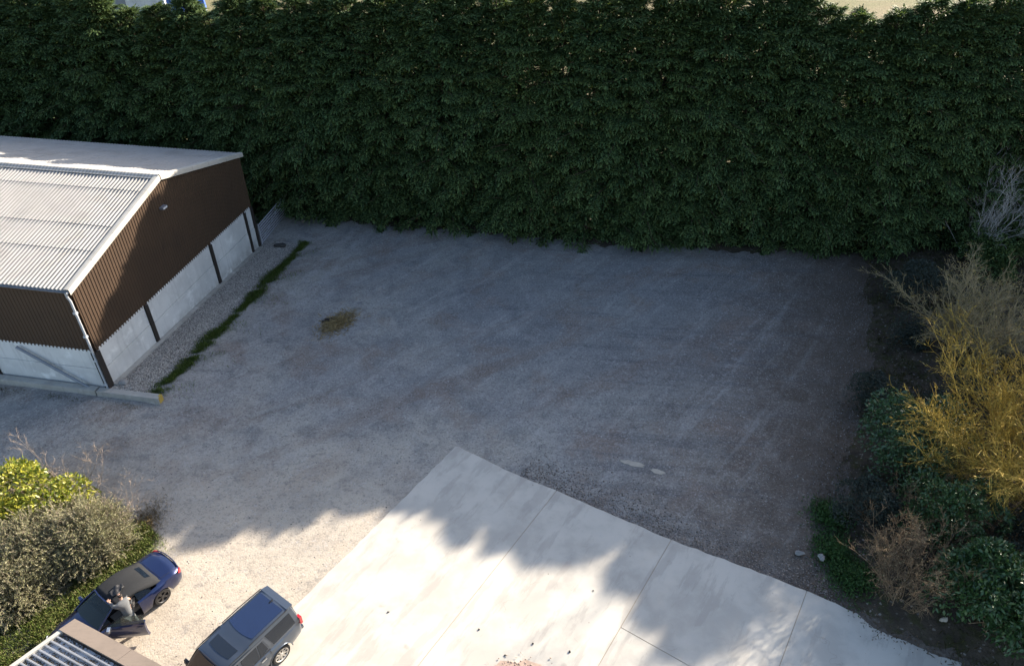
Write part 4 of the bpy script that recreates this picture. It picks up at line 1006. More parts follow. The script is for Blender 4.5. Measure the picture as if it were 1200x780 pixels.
def make_wheel(car, x, y, r, width, spokes, rim_mat, side, twin=False):
    wh = empty('wheel', (x, y, r)); wh.parent = car
    ri = r * .74
    mb = MB(); mb.lathe_y([(ri, -width / 2), (r * .93, -width / 2), (r, -width * .36), (r, width * .36), (r * .93, width / 2), (ri, width / 2)], 32)
    mb.build('tyre', M['tyre'], wh, 40)
    mb = MB(); o_ = width / 2 * side
    mb.lathe_y([(ri, -width / 2), (ri + .004, o_ * .98), (ri - .02, o_ * 1.0), (ri - .035, o_ * .86), (ri - .04, -width / 2)], 32)
    for k in range(spokes):
        for dt in ((-.13, .13) if twin else (0,)):
            a = 2 * math.pi * k / spokes; c, s_ = math.cos(a), math.sin(a); t_ = (-s_, c)
            w0, w1 = .030 if not twin else .022, .022
            y0, y1 = o_ * .55, o_ * .88
            def P(rr, ww, yy, off): return (c * rr + t_[0] * (ww + off), yy, s_ * rr + t_[1] * (ww + off))
            off = dt * ri * .9
            mb.hexa([P(.05, -w0, y0, off * .3), P(.05, w0, y0, off * .3), P(ri - .02, w1, y0, off), P(ri - .02, -w1, y0, off)], [P(.05, -w0, y1 * .92, off * .3), P(.05, w0, y1 * .92, off * .3), P(ri - .02, w1, y1, off), P(ri - .02, -w1, y1, off)])
    mb.lathe_y([(.001, o_ * .5), (.07, o_ * .5), (.065, o_ * .93), (.001, o_ * .96)], 16)
    mb.build('rim', rim_mat, wh, 35)
    mb = MB(); mb.lathe_y([(.001, o_ * .30), (ri - .05, o_ * .30), (ri - .05, o_ * .42), (.001, o_ * .42)], 24); mb.build('brake_disc', M['trim_black'], wh)
    return wh

# --- blue convertible with soft roof and one door open
car = empty('parked_car', (-14.51, 15.21, ghs(-14.5, 15.2)), math.atan2(-.825, -.565))
tag(car, 'dark blue convertible with grey soft roof and near side door swung open', 'car', 'cars parked on the drive')
bmw = Body(W=[(-2.31, .52), (-2.27, .66), (-2.18, .77), (-1.95, .865), (-1.25, .905), (-.6, .893), (.6, .888), (1.2, .893), (1.6, .885), (1.95, .845), (2.15, .77), (2.28, .65), (2.34, .50)],
           belt=[(-2.31, .72), (-2.22, .86), (-1.9, .935), (-1.25, .95), (-.6, .925), (.2, .90), (.9, .885), (1.56, .82), (2.0, .74), (2.25, .64), (2.34, .55)],
           top=[(-2.31, .75), (-2.25, .90), (-2.0, .985), (-1.4, 1.01), (-.6, 1.0), (.6, .99), (.95, .985), (1.3, .945), (1.7, .88), (2.05, .80), (2.25, .70), (2.34, .60)],
           bot=[(-2.31, .34), (-2.1, .26), (-1.6, .19), (1.6, .19), (2.1, .20), (2.34, .27)], arches=(-1.25, 1.56), zc=.335, ra=.385)
xs_ = sorted(set([round(v, 3) for v in np.arange(-2.31, 2.341, .062)] + [2.34, .78, -.46, .98, -1.42]))
rows = bmw.rows(xs_)
DX0, DX1 = -.46, .78
def skip_b(i, j):
    a, b = xs_[i], xs_[i + 1]
    if a >= DX0 - 1e-6 and b <= DX1 + 1e-6 and 1 <= j <= 5: return True      # door opening (left side)
    if a >= -1.30 and b <= .985 and 6 <= j <= 11: return True                # open cabin
    return False
mb = MB(); loft(mb, rows, skip_b); mb.build('body', M['blue_paint'], car, 32)
# interior
mb = MB(); mb.box(-1.35, 1.0, -.80, .80, .22, .27); mb.box(-1.40, -1.32, -.78, .78, .27, .93); mb.box(.90, 1.0, -.78, .78, .27, .86); mb.box(-1.3, .95, -.80, -.76, .27, .80)
mb.box(-1.32, -.48, .76, .80, .27, .85); mb.box(.80, .95, .76, .80, .27, .84); mb.build('cabin_lining', M['carpet'], car)
mb = MB(); mb.box(.55, .98, -.72, .72, .70, .93); mb.box(-.6, .6, -.10, .10, .27, .55); mb.build('dashboard', M['trim_black'], car)
for (sx, sy) in ((-.12, .40), (-.12, -.40), (-.78, .36), (-.78, -.36)):
    st = MB(); st.box(sx - .05, sx + .48, sy - .25, sy + .25, .34, .50)
    st.hexa([(sx - .16, sy - .25, .42), (sx + .02, sy - .25, .46), (sx + .02, sy + .25, .46), (sx - .16, sy + .25, .42)], [(sx - .38, sy - .20, 1.0), (sx - .26, sy - .20, 1.02), (sx - .26, sy + .20, 1.02), (sx - .38, sy + .20, 1.0)])
    so = st.build('seat', M['seat'], car)
    if sx < -.5: continue
    hr = MB(); hr.box(sx - .42, sx - .31, sy - .13, sy + .13, 1.02, 1.18); hr.build('headrest', M['seat'], so)
mb = MB(); mb.lathe_y([(.155, 0), (.185, .012), (.185, -.012)], 20)
sw = mb.build('steering_wheel', M['trim_black'], car); sw.location = (.42, -.40, .90); sw.rotation_euler = (0, 0, math.pi / 2); 
# soft roof: header to tail
st_x = [.20, .05, -.25, -.60, -.90, -1.12, -1.30, -1.48]
st_z = [1.335, 1.362, 1.385, 1.372, 1.315, 1.225, 1.115, .985]
st_w = [.60, .615, .625, .625, .615, .60, .58, .56]
st_b = [1.27, 1.285, 1.29, 1.26, 1.16, 1.06, 1.0, .955]
st_bw = [.635, .66, .675, .70, .735, .75, .74, .70]
rows = []
for x, z, wt, zb_, wb in zip(st_x, st_z, st_w, st_b, st_bw):
    h = [(wb, zb_), (wt + .03, zb_ + (z - zb_) * .45), (wt - .04, zb_ + (z - zb_) * .78), (wt * .6, zb_ + (z - zb_) * .95), (0, z)]
    rows.append([(x, y, q) for y, q in h] + [(x, -y, q) for y, q in h[-2::-1]])
mb = MB(); loft(mb, rows, cap=False); sr = mb.build('soft_roof', M['softtop'], car, 50)
sm = sr.modifiers.new('thick', 'SOLIDIFY'); sm.thickness = .025; sm.offset = -1
mb = MB(); slab_patch(mb, [(-1.14, .34, 1.219), (-1.31, .35, 1.118), (-1.31, -.35, 1.118), (-1.14, -.34, 1.219)], -.014); mb.build('rear_window', M['glass'], car)
# windscreen and pillars
wsq = [(1.04, .60, .985), (.22, .555, 1.325), (.22, -.555, 1.325), (1.04, -.60, .985)]
mb = MB(); V = []
for u in np.linspace(0, 1, 5):
    for v in np.linspace(-1, 1, 9):
        yb, yt = .70 * v, .565 * v; bow = .10 * (1 - v * v)
        V.append((1.0 * (1 - u) + .20 * u + bow * (1 - .6 * u) - .05, yb * (1 - u) + yt * u, .965 * (1 - u) + 1.328 * u))
mb.add(V, [(i * 9 + j, i * 9 + j + 1, (i + 1) * 9 + j + 1, (i + 1) * 9 + j) for i in range(4) for j in range(8)]); mb.build('windscreen', M['glass_clear'], car, 60)
for s_ in (1, -1):
    mb = MB(); mb.tube([(1.02, .745 * s_, .93), (.62, .68 * s_, 1.15), (.20, .59 * s_, 1.325)], [.035, .032, .03], 8); mb.build('windscreen_pillar', M['blue_paint'], car, 60)
mb = MB(); mb.tube([(.215, -.585, 1.325), (.255, -.3, 1.342), (.265, 0, 1.348), (.255, .3, 1.342), (.215, .585, 1.325)], .028, 8); mb.build('windscreen_header', M['blue_paint'], car, 60)
# side glass: rear quarter left, both on the right
def plate(name, pts, n, mat, th=.008): mb = MB(); poly_plate(mb, pts, n, th); return mb.build(name, mat, car)
plate('quarter_window', [(-.50, .80, .94), (-1.05, .80, .95), (-.88, .725, 1.14), (-.50, .675, 1.26)], (0, 1, .4), M['glass'])
plate('side_window', [(.86, -.78, .92), (-1.05, -.80, .95), (-.88, -.725, 1.14), (-.45, -.675, 1.27), (.25, -.645, 1.27)], (0, -1, .4), M['glass'])
mb = MB(); mb.tube([(.90, .79, .905), (0, .80, .925), (-.46, .805, .93)], .012, 5); mb.tube([(.90, -.79, .91), (-.4, -.805, .94), (-1.3, -.80, .965)], .012, 5); mb.build('waist_trim', M['trim_black'], car)
# rear lamps, plate, handles, mirrors, vents
for s_ in (1, -1):
    mb = MB(); poly_plate(mb, [(-2.15, .775 * s_, .72), (-2.06, .83 * s_, .80), (-2.12, .78 * s_, .86), (-2.22, .66 * s_, .85), (-2.27, .60 * s_, .76), (-2.22, .70 * s_, .71)], (-.75, .65 * s_, .15), .03); mb.build('tail_lamp', M['red_lamp'], car)
    mb = MB(); poly_plate(mb, [(2.18, .72 * s_, .55), (2.02, .80 * s_, .66), (2.06, .76 * s_, .72), (2.22, .58 * s_, .63), (2.29, .50 * s_, .55)], (.7, .5 * s_, .5), .025); mb.build('headlight', M['clear_lamp'], car)
mb = MB(); mb.box(-2.335, -2.315, -.26, .26, .52, .63); mb.build('number_plate', M['plate'], car)
mb = MB(); mb.tube([(-2.21, -.62, .905), (-2.275, -.3, .925), (-2.285, 0, .93), (-2.275, .3, .925), (-2.21, .62, .905)], .022, 6); mb.build('boot_lip', M['blue_paint'], car, 60)
mb = MB(); mb.tube([(-2.21, -.655, .895), (-1.52, -.66, 1.0), (-1.50, 0, 1.018), (-1.52, .66, 1.0), (-2.21, .655, .895)], .006, 4); mb.build('boot_shut_line', M['trim_black'], car)
mb = MB(); mb.tube([(2.2, -.55, .735), (1.6, -.66, .90), (1.12, -.70, .955)], .006, 4); mb.tube([(2.2, .55, .735), (1.6, .66, .90), (1.12, .70, .955)], .006, 4); mb.build('bonnet_shut_line', M['trim_black'], car)
def mirror(parent, loc, s_, mat):
    mb = MB(); x, y, z = loc
    mb.hexa([(x - .06, y, z - .07), (x + .08, y, z - .06), (x + .05, y + .20 * s_, z - .05), (x - .06, y + .22 * s_, z - .06)], [(x - .06, y + .02 * s_, z + .05), (x + .05, y + .02 * s_, z + .05), (x + .02, y + .20 * s_, z + .06), (x - .06, y + .21 * s_, z + .06)])
    mo = mb.build('door_mirror', mat, parent)
    mb = MB(); mb.box(x - .07, x - .062, min(y + .03 * s_, y + .19 * s_), max(y + .03 * s_, y + .19 * s_), z - .05, z + .045); mb.build('mirror_glass', M['chrome'], mo); return mo
mirror(car, (.66, -.86, .98), -1, M['blue_paint'])
mb = MB(); mb.box(-.30, -.12, -.905, -.890, .78, .805); mb.build('door_handle', M['blue_paint'], car)
for xa in (-1.25, 1.56):
    for s_ in (1, -1):
        make_wheel(car, xa, .775 * s_, .335, .235, 5, M['rim_dark'], s_, True)
        mb = MB(); mb.lathe_y([(.001, -.02), (.38, -.02), (.38, .01), (.001, .01)], 20, (xa, .60 * s_, .36)); mb.build('wheel_housing', M['trim_black'], car)
# the open door, hung at its front edge
door = empty('open_door', (DX1, .885, 0)); door.parent = car; door.rotation_euler = (0, 0, -R(47)); door['label'] = 'near side door standing wide open'
dx = [v for v in xs_ if DX0 - 1e-6 <= v <= DX1 + 1e-6]
rows = []
for x in dx:
    h = bmw.section(x)[1:7]; o_ = [(x - DX1, y - .885, z) for y, z in h]; i_ = [(x - DX1, y - .885 - .10, z) for y, z in h[::-1]]
    rows.append(o_ + i_ + [o_[0]])
mb = MB(); loft(mb, rows); mb.build('door_skin', M['blue_paint'], door, 32)
mb = MB(); mb.box(DX0 - DX1 + .06, -.08, -.155, -.118, .36, .84); mb.box(DX0 - DX1 + .2, -.3, -.20, -.15, .62, .68); mb.build('door_lining', simple('pale_door_lining', (.30, .31, .29), .6), door)
mb = MB(); poly_plate(mb, [(.02, -.09, .88), (DX0 - DX1, -.085, .92), (DX0 - DX1 + .02, -.20, 1.22), (-.55, -.21, 1.25)], (0, 1, .35), .006); mb.build('door_glass', M['glass_clear'], door)
mirror(door, (-.10, -.02, .98), 1, M['chrome'])
mb = MB(); mb.box(DX0 - DX1 + .08, DX0 - DX1 + .28, .008, .025, .78, .805); mb.build('door_handle', M['blue_paint'], door)

# --- grey estate with glass roof
suv = empty('parked_car', (-9.53, 12.88, ghs(-9.5, 12.9)), math.atan2(-.817, -.577))
tag(suv, 'tall grey off road estate car with long dark glass roof coloured like the reflected blue sky', 'car', 'cars parked on the drive')
disc = Body(W=[(-2.41, .72), (-2.38, .83), (-2.28, .90), (-2.0, .94), (-1.33, .955), (1.0, .955), (1.56, .950), (2.0, .93), (2.25, .87), (2.37, .78), (2.42, .66)],
            belt=[(-2.41, 1.02), (-2.3, 1.08), (0, 1.09), (1.0, 1.07), (1.6, 1.04), (2.1, 1.0), (2.35, .93), (2.42, .82)],
            top=[(-2.41, 1.04), (-2.3, 1.10), (0, 1.12), (1.0, 1.14), (1.6, 1.12), (2.1, 1.06), (2.35, .96), (2.42, .84)],
            bot=[(-2.41, .42), (-2.0, .36), (-1.7, .30), (1.9, .30), (2.42, .40)], arches=(-1.33, 1.555), zc=.375, ra=.46)
xs2 = [round(v, 3) for v in np.arange(-2.41, 2.42, .067)] + [2.42]
mb = MB(); loft(mb, disc.rows(xs2)); mb.build('body', M['grey_paint'], suv, 32)
# cabin: sections from tail to windscreen; roof kicks up behind the front seats
cab_x = [-2.30, -2.24, -2.10, -1.2, -.55, -.42, .0, .42, .50, 1.12]
cab_top = [1.80, 1.845, 1.862, 1.872, 1.866, 1.825, 1.815, 1.785, 1.75, 1.14]
cab_w = [.66, .70, .715, .725, .725, .725, .715, .69, .68, .80]
cab_bx = [-2.385, -2.36, -2.20, -1.2, -.55, -.42, .1, .75, .90, 1.25]
rows = []
def side_w(z): return .885 + (.735 - .885) * (z - 1.07) / (1.76 - 1.07)
for k, (x, zt, wt, xb) in enumerate(zip(cab_x, cab_top, cab_w, cab_bx)):
    h = [(.885 if k else .82, 1.06), (wt + .03, zt - .12) if k < 9 else (.86, 1.09), (wt - .02, zt - .035), (wt - .12, zt - .006), (wt * .45, zt + .010), (0, zt + .014)]
    f = [0, .83, .95, 1, 1, 1]
    r_ = [(xb + (x - xb) * f[i], y, z) for i, (y, z) in enumerate(h)]
    rows.append(r_ + [(px, -py, pz) for px, py, pz in r_[-2::-1]])
mb = MB(); loft(mb, rows); mb.build('cabin', M['grey_paint'], suv, 28)
def on_side(x, z, s_, out=.016): return (x, s_ * (side_w(z) + out), z)
def side_plate(name, pts, mat, s_, out=.016, th=.012):
    mb = MB(); poly_plate(mb, [on_side(x, z, s_, out) for x, z in (pts if s_ > 0 else pts[::-1])], (0, s_, .21), th); return mb.build(name, mat, suv)
for s_ in (1, -1):
    side_plate('side_window', [(1.00, 1.13), (.10, 1.13), (.06, 1.63), (.52, 1.61)], M['glass'], s_)
    side_plate('side_window', [(-.02, 1.13), (-.62, 1.13), (-.66, 1.64), (-.06, 1.64)], M['glass'], s_)
    side_plate('side_window', [(-.66, 1.13), (-.98, 1.20), (-.90, 1.645), (-.70, 1.645)], M['glass'], s_)
    side_plate('quarter_window', [(-1.22, 1.16), (-2.16, 1.20), (-2.10, 1.735), (-1.06, 1.735)], M['glass'], s_, .020)
    side_plate('cant_rail', [(.55, 1.66), (.25, 1.73), (-1.0, 1.735), (-1.16, 1.30), (-1.06, 1.20), (-.94, 1.655)], M['grey_paint'], s_, .022, .014)
    side_plate('window_rubber', [(1.06, 1.095), (-1.06, 1.095), (-1.06, 1.115), (1.04, 1.115)], M['trim_black'], s_, .012)
    mb = MB(); mb.tube([(.30, s_ * .70, 1.80), (-.40, s_ * .725, 1.835)], .016, 6); mb.build('roof_channel', M['trim_black'], suv)
    mb = MB(); mb.tube([(-.50, s_ * .715, 1.868), (-1.2, s_ * .715, 1.895), (-2.12, s_ * .70, 1.878)], .020, 6); mb.build('roof_rail', M['trim_black'], suv)
    mb = MB(); mb.box(-2.425, -2.33, min(s_ * .74, s_ * .915), max(s_ * .74, s_ * .915), .92, 1.28); mb.build('tail_lamp', M['red_lamp'], suv)
    mb = MB(); mb.box(2.25, 2.40, min(s_ * .52, s_ * .84), max(s_ * .52, s_ * .84), .78, .98); mb.build('headlight', M['clear_lamp'], suv)
    for x in (.20, -.80): mb = MB(); mb.box(x, x + .20, min(s_ * .955, s_ * .985), max(s_ * .955, s_ * .985), .955, .995); mb.build('door_handle', M['grey_paint'] if x > 0 else M['chrome'], suv)
    for xs0 in (1.12, .06, -1.02): mb = MB(); mb.tube([(xs0, s_ * .957, .42), (xs0, s_ * .962, .75), (xs0, s_ * .945, .98), (xs0, s_ * .90, 1.06)], .006, 4); mb.build('shut_line', M['trim_black'], suv)
    mirror(suv, (.88, s_ * .90, 1.14), s_, M['trim_black'])
    for xa in (-1.33, 1.555):
        make_wheel(suv, xa, .82 * s_, .375, .25, 9, M['rim_pale'], s_)
        mb = MB(); mb.lathe_y([(.001, -.02), (.455, -.02), (.455, .01), (.001, .01)], 20, (xa, .62 * s_, .40)); mb.build('wheel_housing', M['trim_black'], suv)
        mb = MB(); mb.tube([(xa + .475 * math.cos(t), s_ * (.953 + .008 * math.sin(t)), .375 + .475 * math.sin(t)) for t in np.linspace(.02, math.pi - .02, 15)], .028, 6); mb.build('wheel_arch', M['grey_paint'], suv, 60)
    mb = MB(); mb.box(-.86, 1.08, min(s_ * .90, s_ * .972), max(s_ * .90, s_ * .972), .29, .40); mb.build('sill', M['trim_black'], suv)
def roof_plate(name, x0, x1, w0, w1, zf, mat, curve=.05, th=.012):
    """dark glass let into the roof, front edge bowed"""
    top = [(x1 + curve * (1 - (v) ** 2), w1 * v, zf(x1, v)) for v in np.linspace(-1, 1, 9)]
    bot = [(x0 + .01 * (1 - v * v), w0 * v, zf(x0, v)) for v in np.linspace(1, -1, 9)]
    mb = MB(); k = 9; V = [(x, y, z) for x, y, z in top] + [(x, y, z) for x, y, z in bot[::-1]]
    mb.add(V + [(x, y, z + th) for x, y, z in V], [(i, i + 1, k + i + 1, k + i) for i in range(k - 1)] + [(2 * k + k + i, 2 * k + k + i + 1, 2 * k + i + 1, 2 * k + i) for i in range(k - 1)]
           + [(i, 2 * k + i, 2 * k + i + 1, i + 1) for i in range(k - 1)] + [(k + i + 1, 3 * k + i + 1, 3 * k + i, k + i) for i in range(k - 1)] + [(0, k, 3 * k, 2 * k), (k - 1, 3 * k - 1, 4 * k - 1, 2 * k - 1)])
    return mb.build(name, mat, suv, 30)
rz_ = lambda x, v: float(np.interp(x, cab_x, cab_top)) + .014 - .010 * abs(v) ** 2
roof_plate('sunroof', -.20, .16, .52, .50, rz_, simple('black_sunroof_glass', (.006, .008, .012), .08, 0, .6, 1.0, .1, 2, 50), .06)
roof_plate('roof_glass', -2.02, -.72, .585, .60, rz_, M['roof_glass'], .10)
mb = MB(); V = []
for u in np.linspace(0, 1, 4):
    for v in np.linspace(-1, 1, 9):
        bow = .05 * (1 - v * v); V.append((1.17 * (1 - u) + .50 * u + bow + .012, (.76 * (1 - u) + .64 * u) * v, 1.135 * (1 - u) + 1.745 * u + .022))
mb.add(V, [(i * 9 + j, i * 9 + j + 1, (i + 1) * 9 + j + 1, (i + 1) * 9 + j) for i in range(3) for j in range(8)]); mb.build('windscreen', M['glass'], suv, 60)
mb = MB(); slab_patch(mb, [(-2.405, .66, 1.20), (-2.33, .60, 1.74), (-2.33, -.60, 1.74), (-2.405, -.66, 1.20)], -.01); mb.build('rear_window', M['glass'], suv)
mb = MB(); mb.hexa([(-2.34, -.66, 1.80), (-2.10, -.68, 1.845), (-2.10, .68, 1.845), (-2.34, .66, 1.80)], [(-2.36, -.65, 1.835), (-2.10, -.68, 1.882), (-2.10, .68, 1.882), (-2.36, .65, 1.835)]); mb.build('roof_spoiler', M['grey_paint'], suv, 30)
mb = MB(); mb.hexa([(-2.06, -.03, 1.88), (-1.90, -.03, 1.885), (-1.90, .03, 1.885), (-2.06, .03, 1.88)], [(-2.06, -.008, 1.95), (-2.02, -.008, 1.945), (-2.02, .008, 1.945), (-2.06, .008, 1.95)]); mb.build('aerial_fin', M['trim_black'], suv)
mb = MB(); mb.box(-2.44, -2.425, -.26, .26, .78, .89); mb.build('number_plate', M['plate'], suv)
mb = MB(); mb.box(-2.46, -2.30, -.80, .80, .46, .60); mb.build('rear_bumper', M['grey_paint'], suv)

# ------------------------------------------------------------------ person leaning on the soft roof in the open doorway
M['skin'] = simple('skin', (.42, .26, .19), .55, 0, .35, 0, .08, 10, 80)
M['grey_cloth'] = simple('pale_grey_cloth', (.12, .125, .13), .9, 0, .15, 0, .15, 6, 80)
M['dark_cloth'] = simple('dark_grey_cloth', (.10, .105, .11), .9, 0, .15, 0, .15, 6, 80)
M['hair'] = simple('dark_hair', (.03, .024, .02), .6, 0, .3)
person = empty('person', (-14.51 - .02 * .565 + 1.12 * .825, 15.21 - .02 * .825 - 1.12 * .565, ghs(-13.6, 14.6)), math.atan2(-.825, -.565))
tag(person, 'person in pale grey clothes standing in the open door of the blue convertible', 'person')
def skin_obj(name, verts, edges, radii, mat, parent, sub=2, root=0):
    me = bpy.data.meshes.new(name); me.from_pydata(verts, edges, []); me.update()
    o = link(bpy.data.objects.new(name, me), parent)
    me.attributes.new('skin_dummy', 'FLOAT', 'POINT')
    if not me.skin_vertices:
        bm = bmesh.new(); bm.from_mesh(me); bm.verts.layers.skin.verify(); bm.to_mesh(me); bm.free()
    for i, r_ in enumerate(radii):
        rr = r_ if hasattr(r_, '__len__') else (r_, r_); me.skin_vertices[0].data[i].radius = rr
        me.skin_vertices[0].data[i].use_root = (i == root)
    s_ = o.modifiers.new('skin', 'SKIN'); s_.use_smooth_shade = True
    b_ = o.modifiers.new('sub', 'SUBSURF'); b_.levels = sub; b_.render_levels = sub
    dg = bpy.context.evaluated_depsgraph_get(); dg.update()
    me2 = bpy.data.meshes.new_from_object(o.evaluated_get(dg)); o.modifiers.clear(); o.data = me2; me2.name = name
    me2.materials.clear(); me2.materials.append(mat); return o
# body in the car's axes: x forward, +y away from the car; leaning towards the roof (-y)
Vb = [(0, -.12, .93), (-.02, -.16, 1.08), (-.05, -.26, 1.26), (-.07, -.35, 1.41), (-.09, -.41, 1.49), (-.11, -.45, 1.56), (-.12, -.47, 1.66), (-.12, -.47, 1.73),
      (.14, -.33, 1.41), (.22, -.46, 1.42), (.20, -.66, 1.445), (.19, -.74, 1.445),
      (-.27, -.36, 1.41), (-.33, -.42, 1.20), (-.25, -.40, 1.03), (-.22, -.38, .97),
      (.09, -.09, .90), (.10, -.03, .50), (.10, .0, .09), (.11, -.11, .045),
      (-.09, -.09, .90), (-.12, -.0, .50), (-.13, .06, .09), (-.13, -.05, .045)]
Eb = [(0, 1), (1, 2), (2, 3), (3, 4), (4, 5), (5, 6), (6, 7), (3, 8), (8, 9), (9, 10), (10, 11), (3, 12), (12, 13), (13, 14), (14, 15), (0, 16), (16, 17), (17, 18), (18, 19), (0, 20), (20, 21), (21, 22), (22, 23)]
Rb = [(.075, .05), (.08, .055), (.10, .06), (.09, .055), .05, .06, (.078, .085), (.06, .065), .065, .05, .038, .034, .065, .05, .038, .032, .085, .06, .045, .04, .085, .06, .045, .04]
skin_obj('body', Vb, Eb, Rb, M['skin'], person)
jk = [0, 1, 2, 3, 4, 8, 9, 10, 12, 13, 14]
def sub_skin(name, ids, mat, grow_, extra=0):
    mp = {k: i for i, k in enumerate(ids)}; E_ = [(mp[a], mp[b]) for a, b in Eb if a in mp and b in mp]
    R_ = [tuple(q + grow_ + {0: .075, 1: .06, 2: .05, 3: .05, 4: .012, 8: .012, 12: .012}.get(k, 0) for q in (Rb[k] if hasattr(Rb[k], '__len__') else (Rb[k], Rb[k]))) for k in ids]
    return skin_obj(name, [Vb[k] for k in ids], E_, R_, mat, person)
sub_skin('jacket', jk, M['grey_cloth'], .022)
sub_skin('trousers', [0, 16, 17, 18, 20, 21, 22], M['grey_cloth'], .018)
for k, (a, b) in enumerate(((18, 19), (22, 23))): skin_obj('shoe', [Vb[a], Vb[b]], [(0, 1)], [.055, .045], M['trim_black'], person)
skin_obj('hair', [(-.12, -.445, 1.60), (-.12, -.445, 1.67), (-.12, -.455, 1.73)], [(0, 1), (1, 2)], [(.070, .060), (.090, .092), (.078, .085)], M['hair'], person)
mb = MB(); mb.tube([(-.12, -.555, 1.66), (-.12, -.575, 1.645)], [.012, .016], 6)
mb.tube([(-.09, -.545, 1.685), (-.09, -.556, 1.685)], .010, 6); mb.tube([(-.15, -.545, 1.685), (-.15, -.556, 1.685)], .010, 6); mb.box(-.145, -.095, -.55, -.543, 1.615, 1.625); mb.build('face', M['skin'], person)
# hands with five fingers each
def hand(c, d, up, s_):
    c = Vector(c); d = Vector(d).normalized(); up = Vector(up).normalized(); sd = d.cross(up).normalized() * s_
    mb = MB(); Mx = Matrix((d, sd, up)).transposed()
    mb.hexa([c + Mx @ Vector(p) for p in ((-.02, -.036, -.014), (.085, -.042, -.012), (.085, .042, -.012), (-.02, .034, -.014))], [c + Mx @ Vector(p) for p in ((-.02, -.034, .014), (.085, -.04, .012), (.085, .04, .012), (-.02, .032, .014))])
    for k, (yy, ln) in enumerate(((-.033, .06), (-.011, .075), (.011, .078), (.033, .068))):
        mb.tube([c + Mx @ Vector((.08, yy, 0)), c + Mx @ Vector((.08 + ln * .5, yy * 1.1, -.004)), c + Mx @ Vector((.08 + ln, yy * 1.15, -.018))], [.0095, .009, .007], 6)
    mb.tube([c + Mx @ Vector((.01, .036, 0)), c + Mx @ Vector((.045, .062, -.004)), c + Mx @ Vector((.075, .070, -.012))], [.012, .011, .008], 6)
    return mb.build('hand', M['skin'], person, 60)
hand((.19, -.745, 1.442), (-.1, -1, -.05), (0, 0, 1), 1); hand((-.22, -.375, .965), (.05, .1, -1), (-1, 0, 0), 1)
# dark folded cloth on the soft roof
rg = np.random.default_rng(3); bm = bmesh.new()
bmesh.ops.create_grid(bm, x_segments=10, y_segments=8, size=.5)
for v in bm.verts:
    x, y = v.co.x, v.co.y; v.co = Vector((x * .52 * (1 - .5 * abs(y)), y * .34, .05 + .035 * math.sin(x * 9 + 1) * math.cos(y * 8) - .05 * (abs(x * 2) ** 3) * .5))
bmesh.ops.subdivide_edges(bm, edges=bm.edges[:], cuts=1, use_grid_fill=True, smooth=.6)
for f_q in bm.faces: f_q.smooth = True
me = bpy.data.meshes.new('folded_cloth'); bm.to_mesh(me); bm.free(); me.materials.append(M['trim_black'])
o = link(bpy.data.objects.new('folded_cloth', me)); sm = o.modifiers.new('t', 'SOLIDIFY'); sm.thickness = .03
o.location = (-14.51 + .22 * .565 + .16 * .825, 15.21 + .22 * .825 - .16 * .565, 1.405 + ghs(-14.5, 15.2)); o.rotation_euler = (0, 0, math.atan2(-.825, -.565) + .35)
tag(o, 'dark folded cloth lying on the soft roof of the blue convertible', 'cloth')

# ------------------------------------------------------------------ garage roof at the lower left
GZ = 2.9
A_ = Vector((-14.21, 13.24)); e_ = Vector((3.49, -1.59)).normalized(); f_ = Vector((-1.20, -1.55)).normalized()
def gp(u, v, z): p = A_ + e_ * u + f_ * v; return (p.x, p.y, z)
gar = empty('garage', (A_.x, A_.y, 0)); tag(gar, 'small garage with ribbed metal roof and broad brown edging in the lower left corner', 'garage')
def gpart(mb, name, mat, smooth=None):
    o = mb.build(name, mat, gar, smooth); o.location = (-A_.x, -A_.y, 0); return o
GU, GV = 7.0, 5.5
mb = MB(); mb.hexa([gp(.25, .25, 0), gp(GU - .2, .25, 0), gp(GU - .2, GV, 0), gp(.25, GV, 0)], [gp(.25, .25, GZ - .16), gp(GU - .2, .25, GZ - .16), gp(GU - .2, GV, GZ - .16), gp(.25, GV, GZ - .16)]); gpart(mb, 'wall', M['trim'])
for k in range(3):
    u0, u1 = k * 2.55 - (0 if k else 0), min((k + 1) * 2.55, GU) - .012
    if u0 < GU:
        mb = MB(); mb.hexa([gp(u0, 0, GZ - .20), gp(u1, 0, GZ - .20), gp(u1, .50, GZ - .16), gp(u0, .50, GZ - .16)], [gp(u0, 0, GZ + .02), gp(u1, 0, GZ + .02), gp(u1, .50, GZ + .045), gp(u0, .50, GZ + .045)]); gpart(mb, 'edge_trim', M['trim'])
mb = MB(); mb.hexa([gp(0, .503, GZ - .2), gp(.14, .503, GZ - .2), gp(.14, GV, GZ - .2), gp(0, GV, GZ - .2)], [gp(0, .503, GZ + .02), gp(.14, .503, GZ + .02), gp(.14, GV, GZ + .02), gp(0, GV, GZ + .02)]); gpart(mb, 'side_trim', M['verge'])
RP = .185
for k in range(7):                                   # sheets of four ribs
    mb = MB(); pr = []
    for r_ in range(4):
        v0 = .55 + (k * 4 + r_) * RP; pr += [(v0, -.075), (v0 + .085, -.075), (v0 + .110, -.010), (v0 + .150, -.010), (v0 + .175, -.075)]
    pr.append((.55 + (k * 4 + 4) * RP, -.075)); m_ = len(pr)
    mb.add([gp(u, v, GZ + dz) for u in (.12, GU) for v, dz in pr], [(j, j + 1, m_ + j + 1, m_ + j) for j in range(m_ - 1)]); gpart(mb, 'roof_sheet', M['galv'])
n = 9000; k = rng.integers(0, 26, n); v = .55 + k * RP + rng.uniform(.0, .085, n); u = .15 + rng.beta(.9, 1.6, n) * 5
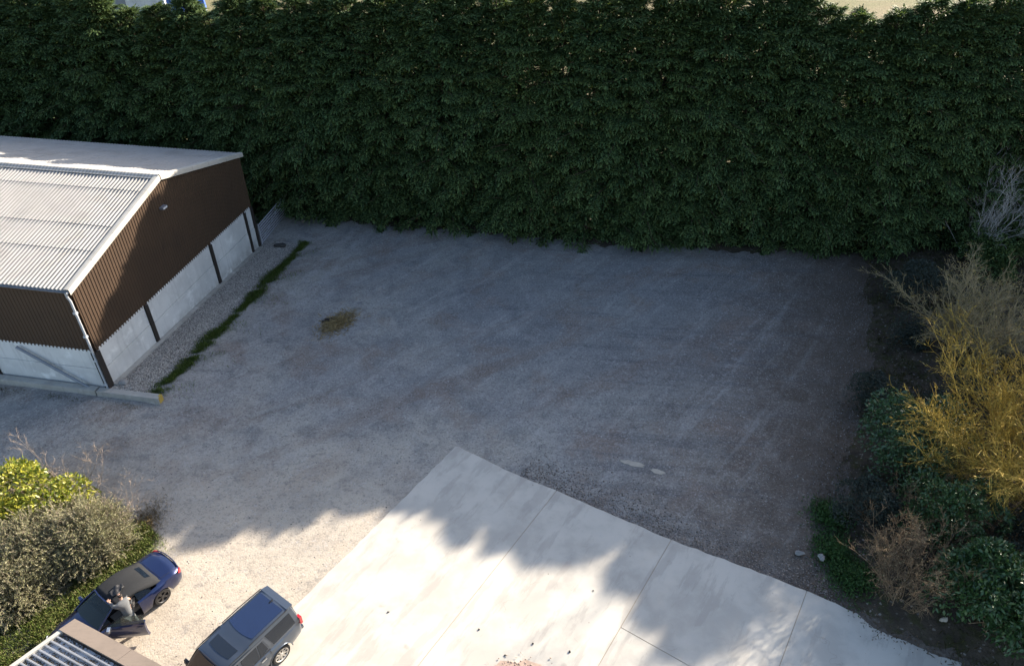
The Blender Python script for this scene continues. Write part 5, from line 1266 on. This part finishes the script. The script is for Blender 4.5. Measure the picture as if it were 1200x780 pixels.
kk = (np.sin(u * 3 + k * 1.3) + np.sin(u * 7.1 + k)) > rng.uniform(-1.6, 1.2, n); u, v = u[kk], v[kk]
xy = np.array([A_.x, A_.y])[None] + u[:, None] * np.array(e_)[None] + v[:, None] * np.array(f_)[None]
o = np_obj('moss', *rocks(np.stack([xy[:, 0] - A_.x, xy[:, 1] - A_.y, np.full(len(u), GZ - .062)], 1), rng.uniform(.02, .05, len(u)), rng, .6), M['moss'], gar); o['kind'] = 'stuff'

# ------------------------------------------------------------------ beyond the hedge
fs = empty('field_shed', (-58, 112, 0), .15); tag(fs, 'pale blue roofed shed glimpsed over the hedge top at the upper left', 'shed')
mb = MB(); mb.box(-7, 7, 0, 9, 0, 3.4); mb.build('wall', M['panel'], fs)
mb = MB(); mb.add([(-7.3, -.3, 3.3), (7.3, -.3, 3.3), (7.3, 4.5, 4.9), (-7.3, 4.5, 4.9), (7.3, 9.3, 3.3), (-7.3, 9.3, 3.3)], [(0, 1, 2, 3), (3, 2, 4, 5)]); ro = mb.build('roof', simple('pale_blue_roof', (.34, .42, .52), .5), fs); sm = ro.modifiers.new('t', 'SOLIDIFY'); sm.thickness = .1
mb = MB(); mb.box(-1.6, 1.6, -.06, -.01, 0, 2.8); mb.build('door', M['gutter'], fs)
tr = empty('covered_trailer', (-47.5, 112, 0), .3); tag(tr, 'blue sheeted trailer glimpsed over the hedge top right of the shed', 'trailer')
mb = MB(); mb.box(-2.6, 2.6, -1.2, 1.2, .7, 1.1); mb.build('bed', M['gutter'], tr)
mb = MB(); mb.hexa([(-2.6, -1.2, 1.1), (2.6, -1.2, 1.1), (2.6, 1.2, 1.1), (-2.6, 1.2, 1.1)], [(-2.5, -.8, 3.0), (2.5, -.8, 3.0), (2.5, .8, 3.0), (-2.5, .8, 3.0)]); mb.build('cover', simple('blue_tarpaulin', (.03, .10, .42), .5), tr)
for x in (-1.3, 1.3):
    for y in (-1.1, 1.1): mb = MB(); mb.lathe_y([(.2, -.12), (.45, -.12), (.45, .12), (.2, .12)], 16, (x, y, .45)); mb.build('wheel', M['tyre'], tr)
